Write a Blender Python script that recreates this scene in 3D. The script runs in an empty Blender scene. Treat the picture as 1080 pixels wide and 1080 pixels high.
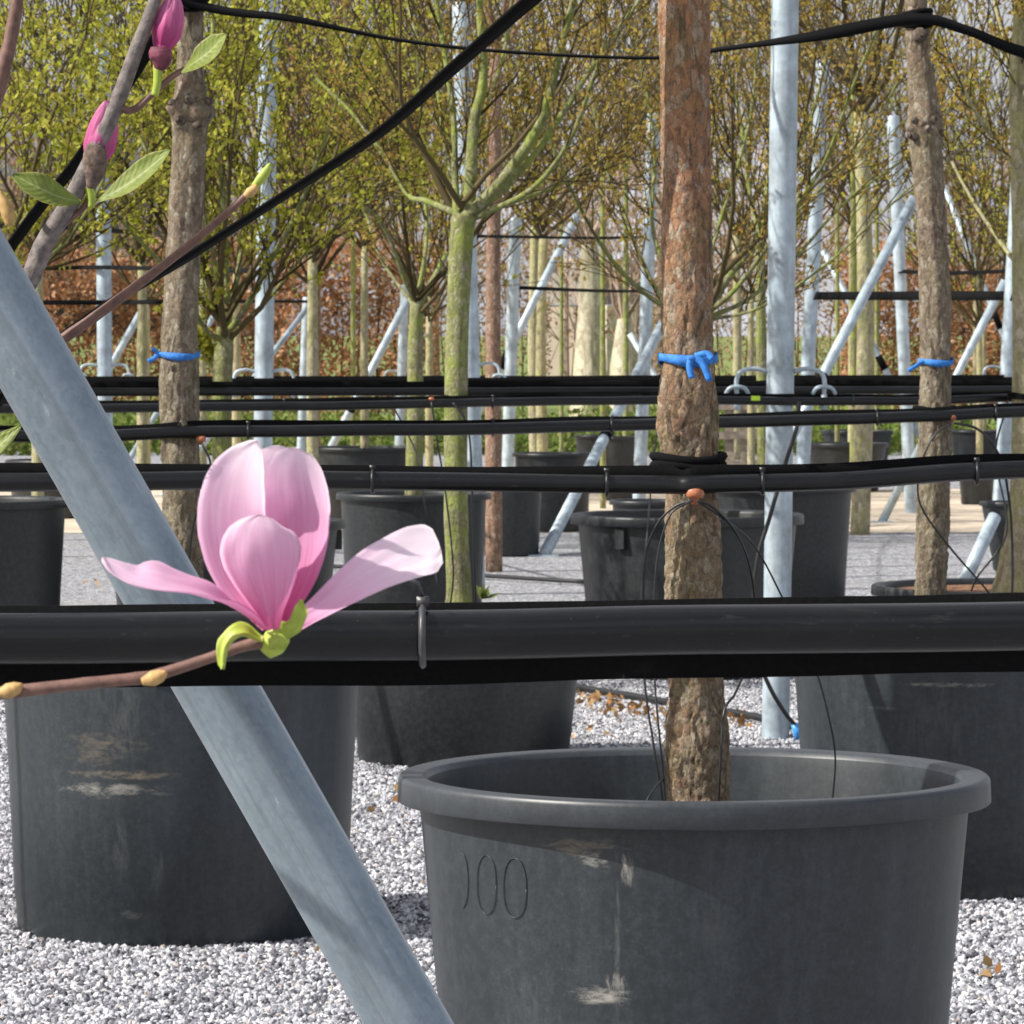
import bpy, math, random
import numpy as np
from mathutils import Vector, Matrix, noise
random.seed(11)
R = math.radians
sc = bpy.context.scene
C = sc.collection
# ------------------------------------------------------------------ camera, sky, sun, exposure
F, CX, HY, HC = 4900.0, 540.0, 350.0, 1.6          # focal length in photo pixels, principal column, horizon row, eye height
cam = bpy.data.cameras.new('camera'); cam_o = bpy.data.objects.new('camera', cam); C.objects.link(cam_o)
cam_o.location = (0, 0, HC); cam_o.rotation_euler = (R(90), 0, 0)
cam.sensor_width = 36; cam.lens = 36 * F / 1080; cam.shift_y = -(540 - HY) / 1080
cam.clip_start = 0.1; cam.clip_end = 2000
cam.dof.use_dof = True; cam.dof.focus_distance = 5.0; cam.dof.aperture_fstop = 64
sc.camera = cam_o
SUN_EL = R(40); SX, SY = -0.966, -0.259            # horizontal direction towards the sun
w = bpy.data.worlds.new('World'); sc.world = w; w.use_nodes = True
nt = w.node_tree; bg = nt.nodes['Background']
sky = nt.nodes.new('ShaderNodeTexSky'); sky.sky_type = 'NISHITA'; sky.sun_disc = False
sky.sun_elevation = SUN_EL; sky.sun_rotation = math.atan2(SX, SY)
sky.air_density = 1.0; sky.dust_density = 4.0; sky.ozone_density = 1.0
tcw = nt.nodes.new('ShaderNodeTexCoord'); cn = nt.nodes.new('ShaderNodeTexNoise'); cn.inputs['Scale'].default_value = 3.2; cn.inputs['Detail'].default_value = 7; cn.inputs['Roughness'].default_value = .6
nt.links.new(tcw.outputs['Generated'], cn.inputs['Vector'])
cr = nt.nodes.new('ShaderNodeValToRGB'); cr.color_ramp.elements[0].position = .42; cr.color_ramp.elements[1].position = .62; nt.links.new(cn.outputs[0], cr.inputs[0])
cm_ = nt.nodes.new('ShaderNodeMix'); cm_.data_type = 'RGBA'; nt.links.new(cr.outputs[0], cm_.inputs[0]); nt.links.new(sky.outputs[0], cm_.inputs[6]); cm_.inputs[7].default_value = (18.5, 18.6, 20.0, 1)
nt.links.new(cm_.outputs[2], bg.inputs[0]); bg.inputs[1].default_value = 0.05
sun = bpy.data.lights.new('sun', 'SUN'); sun.energy = 5.0; sun.angle = R(0.53); sun.color = (1, .955, .88)
sun_o = bpy.data.objects.new('sun', sun); C.objects.link(sun_o)
d_ = Vector((SX * math.cos(SUN_EL), SY * math.cos(SUN_EL), math.sin(SUN_EL)))
sun_o.rotation_euler = d_.to_track_quat('Z', 'Y').to_euler(); sun_o.location = (-20, -10, 30)
sc.view_settings.view_transform = 'Standard'; sc.view_settings.look = 'None'
sc.view_settings.exposure = 0.4; sc.view_settings.gamma = 1
sc.cycles.max_bounces = 5; sc.cycles.diffuse_bounces = 3; sc.cycles.glossy_bounces = 2; sc.cycles.transmission_bounces = 3
sc.render.resolution_x = sc.render.resolution_y = 1024

# ------------------------------------------------------------------ helpers
def P(x, y, d):
    """point seen at photo pixel (x, y) at distance d"""
    return Vector(((x - CX) * d / F, d, HC - (y - HY) * d / F))
def dist_ground(y): return HC * F / (y - HY)

class MB:
    """collects vertices and faces for one mesh"""
    def __init__(s): s.v = []; s.f = []
    def tube(s, pts, rad, n=8, caps=True):
        m = len(pts)
        if not hasattr(rad, '__len__'): rad = [rad] * m
        b = len(s.v); t0 = (pts[1] - pts[0]).normalized()
        u = t0.orthogonal().normalized()
        for i in range(m):
            a = pts[max(i - 1, 0)]; c = pts[min(i + 1, m - 1)]
            t = (c - a); t = t.normalized() if t.length > 1e-9 else t0
            u = u - t * u.dot(t); u = u.normalized() if u.length > 1e-6 else t.orthogonal().normalized()
            w_ = t.cross(u)
            for k in range(n):
                an = 2 * math.pi * k / n
                s.v.append(pts[i] + (u * math.cos(an) + w_ * math.sin(an)) * rad[i])
        for i in range(m - 1):
            for k in range(n):
                k2 = (k + 1) % n
                s.f.append((b + i * n + k, b + i * n + k2, b + (i + 1) * n + k2, b + (i + 1) * n + k))
        if caps:
            s.f.append(tuple(b + k for k in range(n))[::-1]); s.f.append(tuple(b + (m - 1) * n + k for k in range(n)))
        return s
    def box(s, c, sx, sy, sz, rot=None):
        b = len(s.v); c = Vector(c)
        for dz in (-1, 1):
            for dx, dy in ((-1, -1), (1, -1), (1, 1), (-1, 1)):
                p = Vector((dx * sx / 2, dy * sy / 2, dz * sz / 2))
                if rot is not None: p = rot @ p
                s.v.append(c + p)
        for q in ((3, 2, 1, 0), (4, 5, 6, 7), (0, 1, 5, 4), (1, 2, 6, 5), (2, 3, 7, 6), (3, 0, 4, 7)):
            s.f.append(tuple(b + i for i in q))
        return s
    def lathe(s, prof, n=64, c=(0, 0, 0), wob=None):
        b = len(s.v); m = len(prof); c = Vector(c)
        for (r, z) in prof:
            for k in range(n):
                a = 2 * math.pi * k / n
                rr = r * (1 + (wob(a, z) if wob else 0))
                s.v.append(c + Vector((rr * math.cos(a), rr * math.sin(a), z)))
        for i in range(m - 1):
            for k in range(n):
                k2 = (k + 1) % n
                s.f.append((b + i * n + k, b + i * n + k2, b + (i + 1) * n + k2, b + (i + 1) * n + k))
        return s
    def quad(s, a, b_, c, d): 
        b = len(s.v); s.v += [a, b_, c, d]; s.f.append((b, b + 1, b + 2, b + 3)); return s
    def strip(s, pts, half, thick_dir, th):
        """flat band: pts centre line, half = vectors from centre to edge, th thickness"""
        b = len(s.v); m = len(pts)
        for p, h, t in zip(pts, half, thick_dir):
            o = t * (th / 2)
            s.v += [p + h + o, p - h + o, p - h - o, p + h - o]
        for i in range(m - 1):
            for k in range(4):
                k2 = (k + 1) % 4
                s.f.append((b + i * 4 + k, b + i * 4 + k2, b + i * 4 + 4 + k2, b + i * 4 + 4 + k))
        s.f.append((b + 3, b + 2, b + 1, b)); s.f.append((b + 4 * m - 4, b + 4 * m - 3, b + 4 * m - 2, b + 4 * m - 1))
        return s
    def mesh(s, name, smooth=True, origin=None):
        me = bpy.data.meshes.new(name)
        vs = [v - origin for v in s.v] if origin is not None else s.v
        me.from_pydata([tuple(v) for v in vs], [], s.f)
        if smooth: me.polygons.foreach_set('use_smooth', [True] * len(me.polygons))
        me.update(); return me

def crom(pts, n=6):
    """smooth curve through points (tuples or Vectors)"""
    pts = [Vector(p) for p in pts]
    if len(pts) < 3: return [pts[0].lerp(pts[1], i / n) for i in range(n + 1)]
    q = [pts[0] * 2 - pts[1]] + pts + [pts[-1] * 2 - pts[-2]]
    out = []
    for i in range(1, len(q) - 2):
        a, b, c, d = q[i - 1], q[i], q[i + 1], q[i + 2]
        for k in range(n):
            t = k / n
            out.append(0.5 * ((2 * b) + (c - a) * t + (2 * a - 5 * b + 4 * c - d) * t * t + (3 * b - a - 3 * c + d) * t ** 3))
    out.append(pts[-1].copy()); return out
def lerp_list(vals, n):
    m = len(vals) - 1; out = []
    for i in range(n):
        t = i / (n - 1) * m; k = min(int(t), m - 1); out.append(vals[k] + (vals[k + 1] - vals[k]) * (t - k))
    return out

def tag(o, label=None, cat=None, group=None, kind=None):
    if label: o['label'] = label
    if cat: o['category'] = cat
    if group: o['group'] = group
    if kind: o['kind'] = kind
    return o
def obj(name, me, mat, parent=None, loc=None):
    o = bpy.data.objects.new(name, me); C.objects.link(o)
    if mat and me and not me.materials: me.materials.append(mat)
    if parent is not None: o.parent = parent
    if loc is not None: o.location = loc
    return o
def part(name, mb, mat, parent, smooth=True):
    """mesh given in world coordinates, stored relative to its (unrotated) thing's origin"""
    org = Vector((0, 0, 0)); p = parent
    while p is not None: org += Vector(p.location); p = p.parent
    return obj(name, mb.mesh(name, smooth, org), mat, parent)
def thing(name, loc, label, cat, group=None):
    o = bpy.data.objects.new(name, None); C.objects.link(o); o.location = loc; o.empty_display_size = .1
    return tag(o, label, cat, group)
def sharp(o, ang=35):
    me = o.data
    try: me.set_sharp_from_angle(angle=R(ang))
    except Exception: pass
    return o

# ------------------------------------------------------------------ materials
def new_mat(name):
    m = bpy.data.materials.new(name); m.use_nodes = True
    return m, m.node_tree, m.node_tree.nodes, m.node_tree.links, m.node_tree.nodes['Principled BSDF']
def ramp(nodes, links, fac, stops):
    r = nodes.new('ShaderNodeValToRGB'); e = r.color_ramp.elements
    e[0].position, e[0].color = stops[0][0], (*stops[0][1], 1)
    e[1].position, e[1].color = stops[-1][0], (*stops[-1][1], 1)
    for p, c in stops[1:-1]:
        k = e.new(p); k.color = (*c, 1)
    links.new(fac, r.inputs[0]); return r.outputs[0]
def tex(nodes, links, kind, scale, vec=None, detail=4, rough=.6, dist=0, **kw):
    t = nodes.new('ShaderNodeTex' + kind); t.inputs['Scale'].default_value = scale
    if kind == 'Noise':
        t.inputs['Detail'].default_value = detail; t.inputs['Roughness'].default_value = rough; t.inputs['Distortion'].default_value = dist
    for k, v in kw.items(): setattr(t, k, v)
    if vec is not None: links.new(vec, t.inputs['Vector'])
    return t
def mapping(nodes, links, vec, scale=(1, 1, 1), loc=(0, 0, 0)):
    m = nodes.new('ShaderNodeMapping'); m.inputs['Scale'].default_value = scale; m.inputs['Location'].default_value = loc
    links.new(vec, m.inputs['Vector']); return m.outputs[0]
def mixc(nodes, links, fac, a, b, mode='MIX'):
    m = nodes.new('ShaderNodeMix'); m.data_type = 'RGBA'; m.blend_type = mode
    for s, v in ((0, fac), (6, a), (7, b)):
        if hasattr(v, 'is_linked') or hasattr(v, 'links'): links.new(v, m.inputs[s])
        else: m.inputs[s].default_value = v if s == 0 else (*v, 1)
    return m.outputs[2]
def math_(nodes, links, op, a, b=None, clamp=False):
    m = nodes.new('ShaderNodeMath'); m.operation = op; m.use_clamp = clamp
    for i, v in enumerate((a, b)):
        if v is None: continue
        if hasattr(v, 'links'): links.new(v, m.inputs[i])
        else: m.inputs[i].default_value = v
    return m.outputs[0]
def bump(nodes, links, bsdf, h, strength=.3, dist=.01):
    b = nodes.new('ShaderNodeBump'); b.inputs['Strength'].default_value = strength; b.inputs['Distance'].default_value = dist
    links.new(h, b.inputs['Height']); links.new(b.outputs[0], bsdf.inputs['Normal'])
def simple(name, col, rough=.5, metal=0, var=.25, scale=20, bmp=.1):
    m, t, n, l, b = new_mat(name)
    tc = n.new('ShaderNodeTexCoord'); g = tex(n, l, 'Noise', scale, tc.outputs['Object'], 5)
    c0 = tuple(c * (1 - var) for c in col); c1 = tuple(min(1, c * (1 + var)) for c in col)
    l.new(ramp(n, l, g.outputs[0], [(.3, c0), (.7, c1)]), b.inputs['Base Color'])
    b.inputs['Roughness'].default_value = rough; b.inputs['Metallic'].default_value = metal
    if bmp: bump(n, l, b, g.outputs[0], bmp, .003)
    return m

def mat_galv(name, scale=1.0, col=(.5, .545, .57)):
    m, t, n, l, b = new_mat(name)
    tc = n.new('ShaderNodeTexCoord')
    a = tex(n, l, 'Noise', 9 * scale, tc.outputs['Object'], 5, .6, .3)
    v = tex(n, l, 'Voronoi', 55 * scale, tc.outputs['Object'])
    c = ramp(n, l, a.outputs[0], [(.28, tuple(x * .55 for x in col)), (.5, col), (.72, tuple(min(1, x * 1.45) for x in col))])
    vv = math_(n, l, 'MULTIPLY', v.outputs['Color'], .16)
    c2 = mixc(n, l, vv, c, (.8, .84, .87))
    d = tex(n, l, 'Noise', 3 * scale, mapping(n, l, tc.outputs['Object'], (8, 8, 1)), 6, .7)
    dm = ramp(n, l, d.outputs[0], [(.48, (0, 0, 0)), (.72, (1, 1, 1))])
    c3 = mixc(n, l, math_(n, l, 'MULTIPLY', dm, .6), c2, (.26, .27, .26))
    l.new(c3, b.inputs['Base Color']); b.inputs['Metallic'].default_value = .25
    l.new(ramp(n, l, a.outputs[0], [(.3, (.36,) * 3), (.7, (.58,) * 3)]), b.inputs['Roughness'])
    bump(n, l, b, d.outputs[0], .12, .002)
    return m

def mat_galv_near():
    m, t, n, l, b = new_mat('galvanised_near')
    tc = n.new('ShaderNodeTexCoord'); o = tc.outputs['Object']
    a = tex(n, l, 'Noise', 7, mapping(n, l, o, (1, 1, .6)), 7, .7, .4); v = tex(n, l, 'Voronoi', 260, mapping(n, l, o, (1, 1, .7)))
    ln = tex(n, l, 'Noise', 60, mapping(n, l, o, (1, 1, .025)), 5, .7); sc_ = tex(n, l, 'Noise', 45, mapping(n, l, o, (1.4, .5, .2)), 6, .8, 1.0); rs = tex(n, l, 'Noise', 38, o, 5, .7)
    c = ramp(n, l, a.outputs[0], [(.3, (.175, .222, .265)), (.52, (.26, .32, .37)), (.72, (.38, .45, .505))])
    sep = n.new('ShaderNodeSeparateColor'); l.new(v.outputs['Color'], sep.inputs[0])
    c = mixc(n, l, math_(n, l, 'MULTIPLY', sep.outputs[0], .16), c, (.52, .57, .6))
    c = mixc(n, l, ramp(n, l, ln.outputs[0], [(.5, (0,) * 3), (.68, (.55,) * 3)]), c, (.15, .17, .18))
    c = mixc(n, l, ramp(n, l, sc_.outputs[0], [(.64, (0,) * 3), (.72, (.6,) * 3)]), c, (.66, .7, .72))
    c = mixc(n, l, ramp(n, l, rs.outputs[0], [(.70, (0,) * 3), (.76, (.45,) * 3)]), c, (.2, .14, .1))
    l.new(c, b.inputs['Base Color']); b.inputs['Metallic'].default_value = .45
    l.new(ramp(n, l, a.outputs[0], [(.3, (.3,) * 3), (.7, (.48,) * 3)]), b.inputs['Roughness'])
    bump(n, l, b, ln.outputs[0], .1, .002); return m

def mat_pot(name, scuffs=(), col=(.0145, .0172, .0185), dust=.22):
    """charcoal plastic; scuffs: (x, z, rx, rz, strength, colour) on the side that faces -Y, in metres of the pot's own axes"""
    m, t, n, l, b = new_mat(name)
    tc = n.new('ShaderNodeTexCoord'); o = tc.outputs['Object']
    a = tex(n, l, 'Noise', 3.5, mapping(n, l, o, (1, 1, .35)), 6, .65, .6)
    f = tex(n, l, 'Noise', 90, o, 3, .7)
    st = tex(n, l, 'Noise', 14, mapping(n, l, o, (1, 1, .08)), 5, .7)
    c = ramp(n, l, a.outputs[0], [(.3, tuple(x * .75 for x in col)), (.7, tuple(x * 1.35 for x in col))])
    dm = math_(n, l, 'MULTIPLY', ramp(n, l, st.outputs[0], [(.5, (0, 0, 0)), (.78, (1, 1, 1))]), math_(n, l, 'MULTIPLY', a.outputs[0], dust))
    c = mixc(n, l, dm, c, (.10, .115, .13))
    gr = tex(n, l, 'Noise', 160, o, 4, .8); gp = tex(n, l, 'Noise', 45, o, 6, .8)
    c = mixc(n, l, math_(n, l, 'MULTIPLY', ramp(n, l, gp.outputs[0], [(.42, (0,) * 3), (.75, (1,) * 3)]), .32), c, (.085, .1, .11))
    c = mixc(n, l, math_(n, l, 'MULTIPLY', ramp(n, l, gr.outputs[0], [(.3, (1,) * 3), (.55, (0,) * 3)]), .5), c, tuple(x * .45 for x in col))
    fm = ramp(n, l, f.outputs[0], [(.62, (0, 0, 0)), (.8, (1, 1, 1))])
    c = mixc(n, l, math_(n, l, 'MULTIPLY', fm, .1), c, (.15, .155, .155))
    if scuffs:
        sp = n.new('ShaderNodeSeparateXYZ'); l.new(o, sp.inputs[0])
        g = tex(n, l, 'Noise', 16, mapping(n, l, o, (1, 1, 3.2)), 8, .78, .4); g2 = tex(n, l, 'Noise', 16, mapping(n, l, o, (3, 3, .7)), 8, .78, .4)
        front = math_(n, l, 'LESS_THAN', sp.outputs[1], 0.0)
        for (x, z, rx, rz, s, cc) in scuffs:
            dx = math_(n, l, 'DIVIDE', math_(n, l, 'SUBTRACT', sp.outputs[0], x), rx * 1.3)
            dz = math_(n, l, 'DIVIDE', math_(n, l, 'SUBTRACT', sp.outputs[2], z), rz * 1.3)
            r2 = math_(n, l, 'ADD', math_(n, l, 'MULTIPLY', dx, dx), math_(n, l, 'MULTIPLY', dz, dz))
            k = math_(n, l, 'SUBTRACT', 1.0, r2, True)
            gg = g if rx > rz else g2
            k = math_(n, l, 'ADD', math_(n, l, 'MULTIPLY', k, .9), math_(n, l, 'MULTIPLY', math_(n, l, 'SUBTRACT', gg.outputs[0], .62), 4.2))
            k = math_(n, l, 'MULTIPLY', math_(n, l, 'MULTIPLY', k, 1.0, True), math_(n, l, 'SUBTRACT', 1.15, r2, True), True)
            k = math_(n, l, 'MULTIPLY', math_(n, l, 'MULTIPLY', k, s), front)
            c = mixc(n, l, k, c, cc)
    l.new(c, b.inputs['Base Color'])
    l.new(ramp(n, l, a.outputs[0], [(.3, (.36,) * 3), (.75, (.52,) * 3)]), b.inputs['Roughness'])
    b.inputs['Specular IOR Level'].default_value = .5
    bump(n, l, b, st.outputs[0], .06, .004)
    return m

def mat_bark(name, low, high, dark, moss=None, mossamt=.4, zmid=1.6, zspan=1.2, scale=1.0):
    """bark: low / high colour towards the foot / top (red pine bark higher up), dark = fissure colour"""
    m, t, n, l, b = new_mat(name)
    tc = n.new('ShaderNodeTexCoord'); o = tc.outputs['Object']
    dn = tex(n, l, 'Noise', 40 * scale, o, 3, .6)
    vm = n.new('ShaderNodeVectorMath'); vm.operation = 'MULTIPLY_ADD'; l.new(dn.outputs['Color'], vm.inputs[0]); vm.inputs[1].default_value = (.022 / scale,) * 3; l.new(o, vm.inputs[2])
    mp = mapping(n, l, vm.outputs[0], (1, 1, .55))
    v = tex(n, l, 'Voronoi', 75 * scale, mp, feature='DISTANCE_TO_EDGE'); vc = tex(n, l, 'Voronoi', 75 * scale, mp)
    nz = tex(n, l, 'Noise', 120 * scale, mp, 6, .75, .5); mid = tex(n, l, 'Noise', 34 * scale, mp, 6, .7, .6)
    big = tex(n, l, 'Noise', 7 * scale, o, 5, .6)
    sp = n.new('ShaderNodeSeparateXYZ'); l.new(o, sp.inputs[0])
    zf = math_(n, l, 'ADD', math_(n, l, 'DIVIDE', math_(n, l, 'SUBTRACT', sp.outputs[2], zmid), zspan), math_(n, l, 'MULTIPLY', math_(n, l, 'SUBTRACT', mid.outputs[0], .25), 1.4))
    zf = math_(n, l, 'SUBTRACT', zf, 0.0, True)
    c = mixc(n, l, zf, low, high)
    sep = n.new('ShaderNodeSeparateColor'); l.new(vc.outputs['Color'], sep.inputs[0])
    c = mixc(n, l, math_(n, l, 'MULTIPLY', ramp(n, l, sep.outputs[0], [(.55, (0,) * 3), (.9, (1,) * 3)]), .7), c, tuple(min(1, (x * .4 + .6 * y) * 1.7) for x, y in zip(low, (.27, .25, .21))))
    c = mixc(n, l, math_(n, l, 'MULTIPLY', ramp(n, l, sep.outputs[1], [(.6, (0,) * 3), (.95, (1,) * 3)]), .6), c, tuple(x * .45 for x in high))
    c = mixc(n, l, ramp(n, l, nz.outputs[0], [(.34, (.85,) * 3), (.52, (0,) * 3)]), c, dark)
    c = mixc(n, l, ramp(n, l, v.outputs[0], [(.015, (.4,) * 3), (.09, (0,) * 3)]), c, dark)
    ck = tex(n, l, 'Noise', 26 * scale, mapping(n, l, o, (1, 1, .22)), 7, .72, 1.2)
    c = mixc(n, l, ramp(n, l, ck.outputs[0], [(.40, (.9,) * 3), (.455, (0,) * 3)]), c, dark)
    c = mixc(n, l, ramp(n, l, tex(n, l, 'Noise', 55 * scale, o, 5, .7).outputs[0], [(.63, (0,) * 3), (.7, (.6,) * 3)]), c, tuple(min(1, x * 1.5 + .04) for x in low))
    if moss:
        mm = ramp(n, l, tex(n, l, 'Noise', 11 * scale, o, 6, .7).outputs[0], [(.42, (0,) * 3), (.62, (1,) * 3)])
        c = mixc(n, l, math_(n, l, 'MULTIPLY', mm, mossamt), c, moss)
    l.new(c, b.inputs['Base Color']); b.inputs['Roughness'].default_value = .85
    h = math_(n, l, 'ADD', math_(n, l, 'MULTIPLY', v.outputs[0], .6), math_(n, l, 'ADD', math_(n, l, 'MULTIPLY', nz.outputs[0], .7), mid.outputs[0]))
    bump(n, l, b, h, .9, .012)
    return m

def mat_leaf(name, cols, trans=.45, rough=.5):
    m, t, n, l, b = new_mat(name)
    g = n.new('ShaderNodeNewGeometry')
    k = len(cols)
    c = ramp(n, l, g.outputs['Random Per Island'], [(i / (k - 1), cc) for i, cc in enumerate(cols)])
    n.remove(b); b = n.new('ShaderNodeBsdfDiffuse'); l.new(c, b.inputs[0])
    tr = n.new('ShaderNodeBsdfTranslucent'); l.new(c, tr.inputs[0])
    mx = n.new('ShaderNodeMixShader'); mx.inputs[0].default_value = trans
    l.new(b.outputs[0], mx.inputs[1]); l.new(tr.outputs[0], mx.inputs[2])
    l.new(mx.outputs[0], n['Material Output'].inputs[0])
    return m
def mat_twig(name, col):
    m, t, n, l, b = new_mat(name)
    g = n.new('ShaderNodeNewGeometry'); c = ramp(n, l, g.outputs['Random Per Island'], [(0, tuple(x * .6 for x in col)), (1, tuple(x * 1.4 for x in col))])
    n.remove(b); b = n.new('ShaderNodeBsdfDiffuse'); l.new(c, b.inputs[0]); l.new(b.outputs[0], n['Material Output'].inputs[0]); return m

M = {}
M['galv'] = mat_galv('galvanised', 1, (.38, .47, .53)); M['galv_near'] = mat_galv_near()
def mat_pipe():
    m, t, n, l, b = new_mat('black_pipe')
    tc = n.new('ShaderNodeTexCoord'); o = tc.outputs['Object']
    a = tex(n, l, 'Noise', 6, mapping(n, l, o, (.6, 2, 2)), 7, .7, .5); f = tex(n, l, 'Noise', 110, mapping(n, l, o, (.12, 1, 1)), 5, .7); sp = tex(n, l, 'Noise', 260, o, 3, .7)
    c = mixc(n, l, ramp(n, l, a.outputs[0], [(.48, (0,) * 3), (.75, (.5,) * 3)]), (.0062, .0068, .0078), (.028, .028, .028))
    c = mixc(n, l, ramp(n, l, f.outputs[0], [(.62, (0,) * 3), (.72, (.45,) * 3)]), c, (.06, .06, .06))
    c = mixc(n, l, ramp(n, l, sp.outputs[0], [(.66, (0,) * 3), (.74, (.4,) * 3)]), c, (.12, .11, .1))
    l.new(c, b.inputs['Base Color']); l.new(ramp(n, l, a.outputs[0], [(.35, (.26,) * 3), (.7, (.42,) * 3)]), b.inputs['Roughness'])
    b.inputs['Specular IOR Level'].default_value = .36
    bump(n, l, b, f.outputs[0], .06, .002); return m
M['pipe'] = mat_pipe()
M['strap'] = simple('black_webbing', (.0045, .0045, .005), .75, 0, .3, 200, .3)
M['strap'].node_tree.nodes['Principled BSDF'].inputs['Specular IOR Level'].default_value = .12; M['strap'].node_tree.nodes['Principled BSDF'].inputs['Roughness'].default_value = .9
M['cable'] = simple('black_tube', (.014, .015, .016), .4, 0, .2, 60, 0)
M['tie'] = simple('grey_tie', (.06, .06, .065), .4, 0, .3, 60, 0)
M['copper'] = simple('orange_plastic', (.42, .15, .07), .45, 0, .35, 90, .1)
M['blue'] = simple('blue_ribbon', (.03, .19, .58), .75, 0, .4, 90, .5)
M['soil'] = simple('potting_soil', (.05, .034, .022), .95, 0, .7, 60, .8)
M['mulch'] = simple('leaf_mulch', (.2, .1, .05), .9, 0, .7, 45, .8)
M['wood'] = simple('weathered_wood', (.3, .25, .2), .8, 0, .35, 14, .2)
M['pine'] = mat_bark('pine_bark', (.33, .255, .17), (.46, .215, .105), (.07, .045, .033), (.22, .21, .075), .25, .85, .8)
M['pine_grey'] = mat_bark('grey_brown_bark', (.29, .235, .165), (.28, .19, .125), (.065, .048, .037), (.2, .19, .09), .32, 1.1, 1.2)
M['mossbark'] = mat_bark('mossy_bark', (.29, .265, .15), (.24, .26, .08), (.10, .10, .045), (.27, .34, .045), .7, 1.2, .8, .8)
M['palebark'] = mat_bark('pale_bark', (.46, .4, .27), (.42, .39, .22), (.2, .17, .1), (.38, .4, .12), .5, 1.2, 1, .6)
M['redbark'] = mat_bark('red_bark', (.36, .22, .14), (.34, .21, .14), (.1, .05, .03), None, 0, 1.2, 1, .8)
M['twig'] = mat_twig('twig_bark', (.085, .068, .036))
M['twig_brown'] = mat_twig('twig_brown', (.2, .13, .09))
M['wood_twig'] = mat_twig('wood_twig', (.36, .265, .215))
M['leaf_spring'] = mat_leaf('leaf_spring', [(.24, .26, .035), (.42, .44, .06), (.56, .55, .11), (.42, .35, .07)])
M['leaf_olive'] = mat_leaf('leaf_olive', [(.2, .15, .03), (.38, .29, .07), (.44, .36, .09), (.36, .19, .06)])
M['leaf_bud'] = mat_leaf('leaf_bud', [(.34, .19, .12), (.44, .28, .19), (.46, .34, .2), (.33, .28, .14)])
M['leaf_beech'] = mat_leaf('leaf_beech', [(.3, .14, .075), (.52, .28, .15), (.64, .4, .24), (.42, .2, .11)], .35)
M['leaf_fall'] = mat_leaf('leaf_fall', [(.24, .11, .04), (.38, .2, .08), (.44, .31, .15), (.17, .09, .05)], .2)
M['grass_blade'] = mat_leaf('grass_blade', [(.07, .12, .025), (.15, .21, .05), (.24, .27, .09), (.12, .16, .035)], .35)

# ------------------------------------------------------------------ ground
def mat_gravel():
    m, t, n, l, b = new_mat('gravel_ground')
    tc = n.new('ShaderNodeTexCoord'); o = tc.outputs['Object']
    v = tex(n, l, 'Voronoi', 48, o); e = tex(n, l, 'Voronoi', 48, o, feature='DISTANCE_TO_EDGE')
    big = tex(n, l, 'Noise', .9, o, 5)
    c = ramp(n, l, v.outputs['Color'], [(.1, (.12, .123, .136)), (.5, (.38, .385, .41)), (.9, (.7, .705, .73))])
    c = mixc(n, l, ramp(n, l, e.outputs[0], [(.02, (.8,) * 3), (.12, (0,) * 3)]), c, (.07, .07, .075))
    c = mixc(n, l, ramp(n, l, big.outputs[0], [(.5, (0,) * 3), (.75, (.35,) * 3)]), c, (.3, .28, .26))
    l.new(c, b.inputs['Base Color']); b.inputs['Roughness'].default_value = .9
    bump(n, l, b, e.outputs[0], .8, .02); return m
M['gravel'] = mat_gravel()
def sheet(name, x0, x1, y0, y1, z, mat, nx=1, ny=1, amp=0):
    mb = MB()
    for j in range(ny + 1):
        for i in range(nx + 1):
            x = x0 + (x1 - x0) * i / nx; y = y0 + (y1 - y0) * j / ny
            mb.v.append(Vector((x, y + (noise.noise(Vector((x * .6, y0, j))) * amp), z)))
    for j in range(ny):
        for i in range(nx):
            a = j * (nx + 1) + i; mb.f.append((a, a + 1, a + nx + 2, a + nx + 1))
    o = obj(name, mb.mesh(name), mat); o['kind'] = 'structure'; return o
sheet('ground', -900, 900, -40, 1600, 0, M['gravel'])
sheet('sand_track', -60, 60, 37, 47, .004, simple('sand', (.56, .47, .36), .95, 0, .2, 1.5, .2), 80, 2, .5)
gm = simple('grass_ground', (.15, .2, .04), .95, 0, .5, .6, .3)
sheet('grass_field', -300, 300, 62, 1600, .006, gm, 60, 2, .8)

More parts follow.
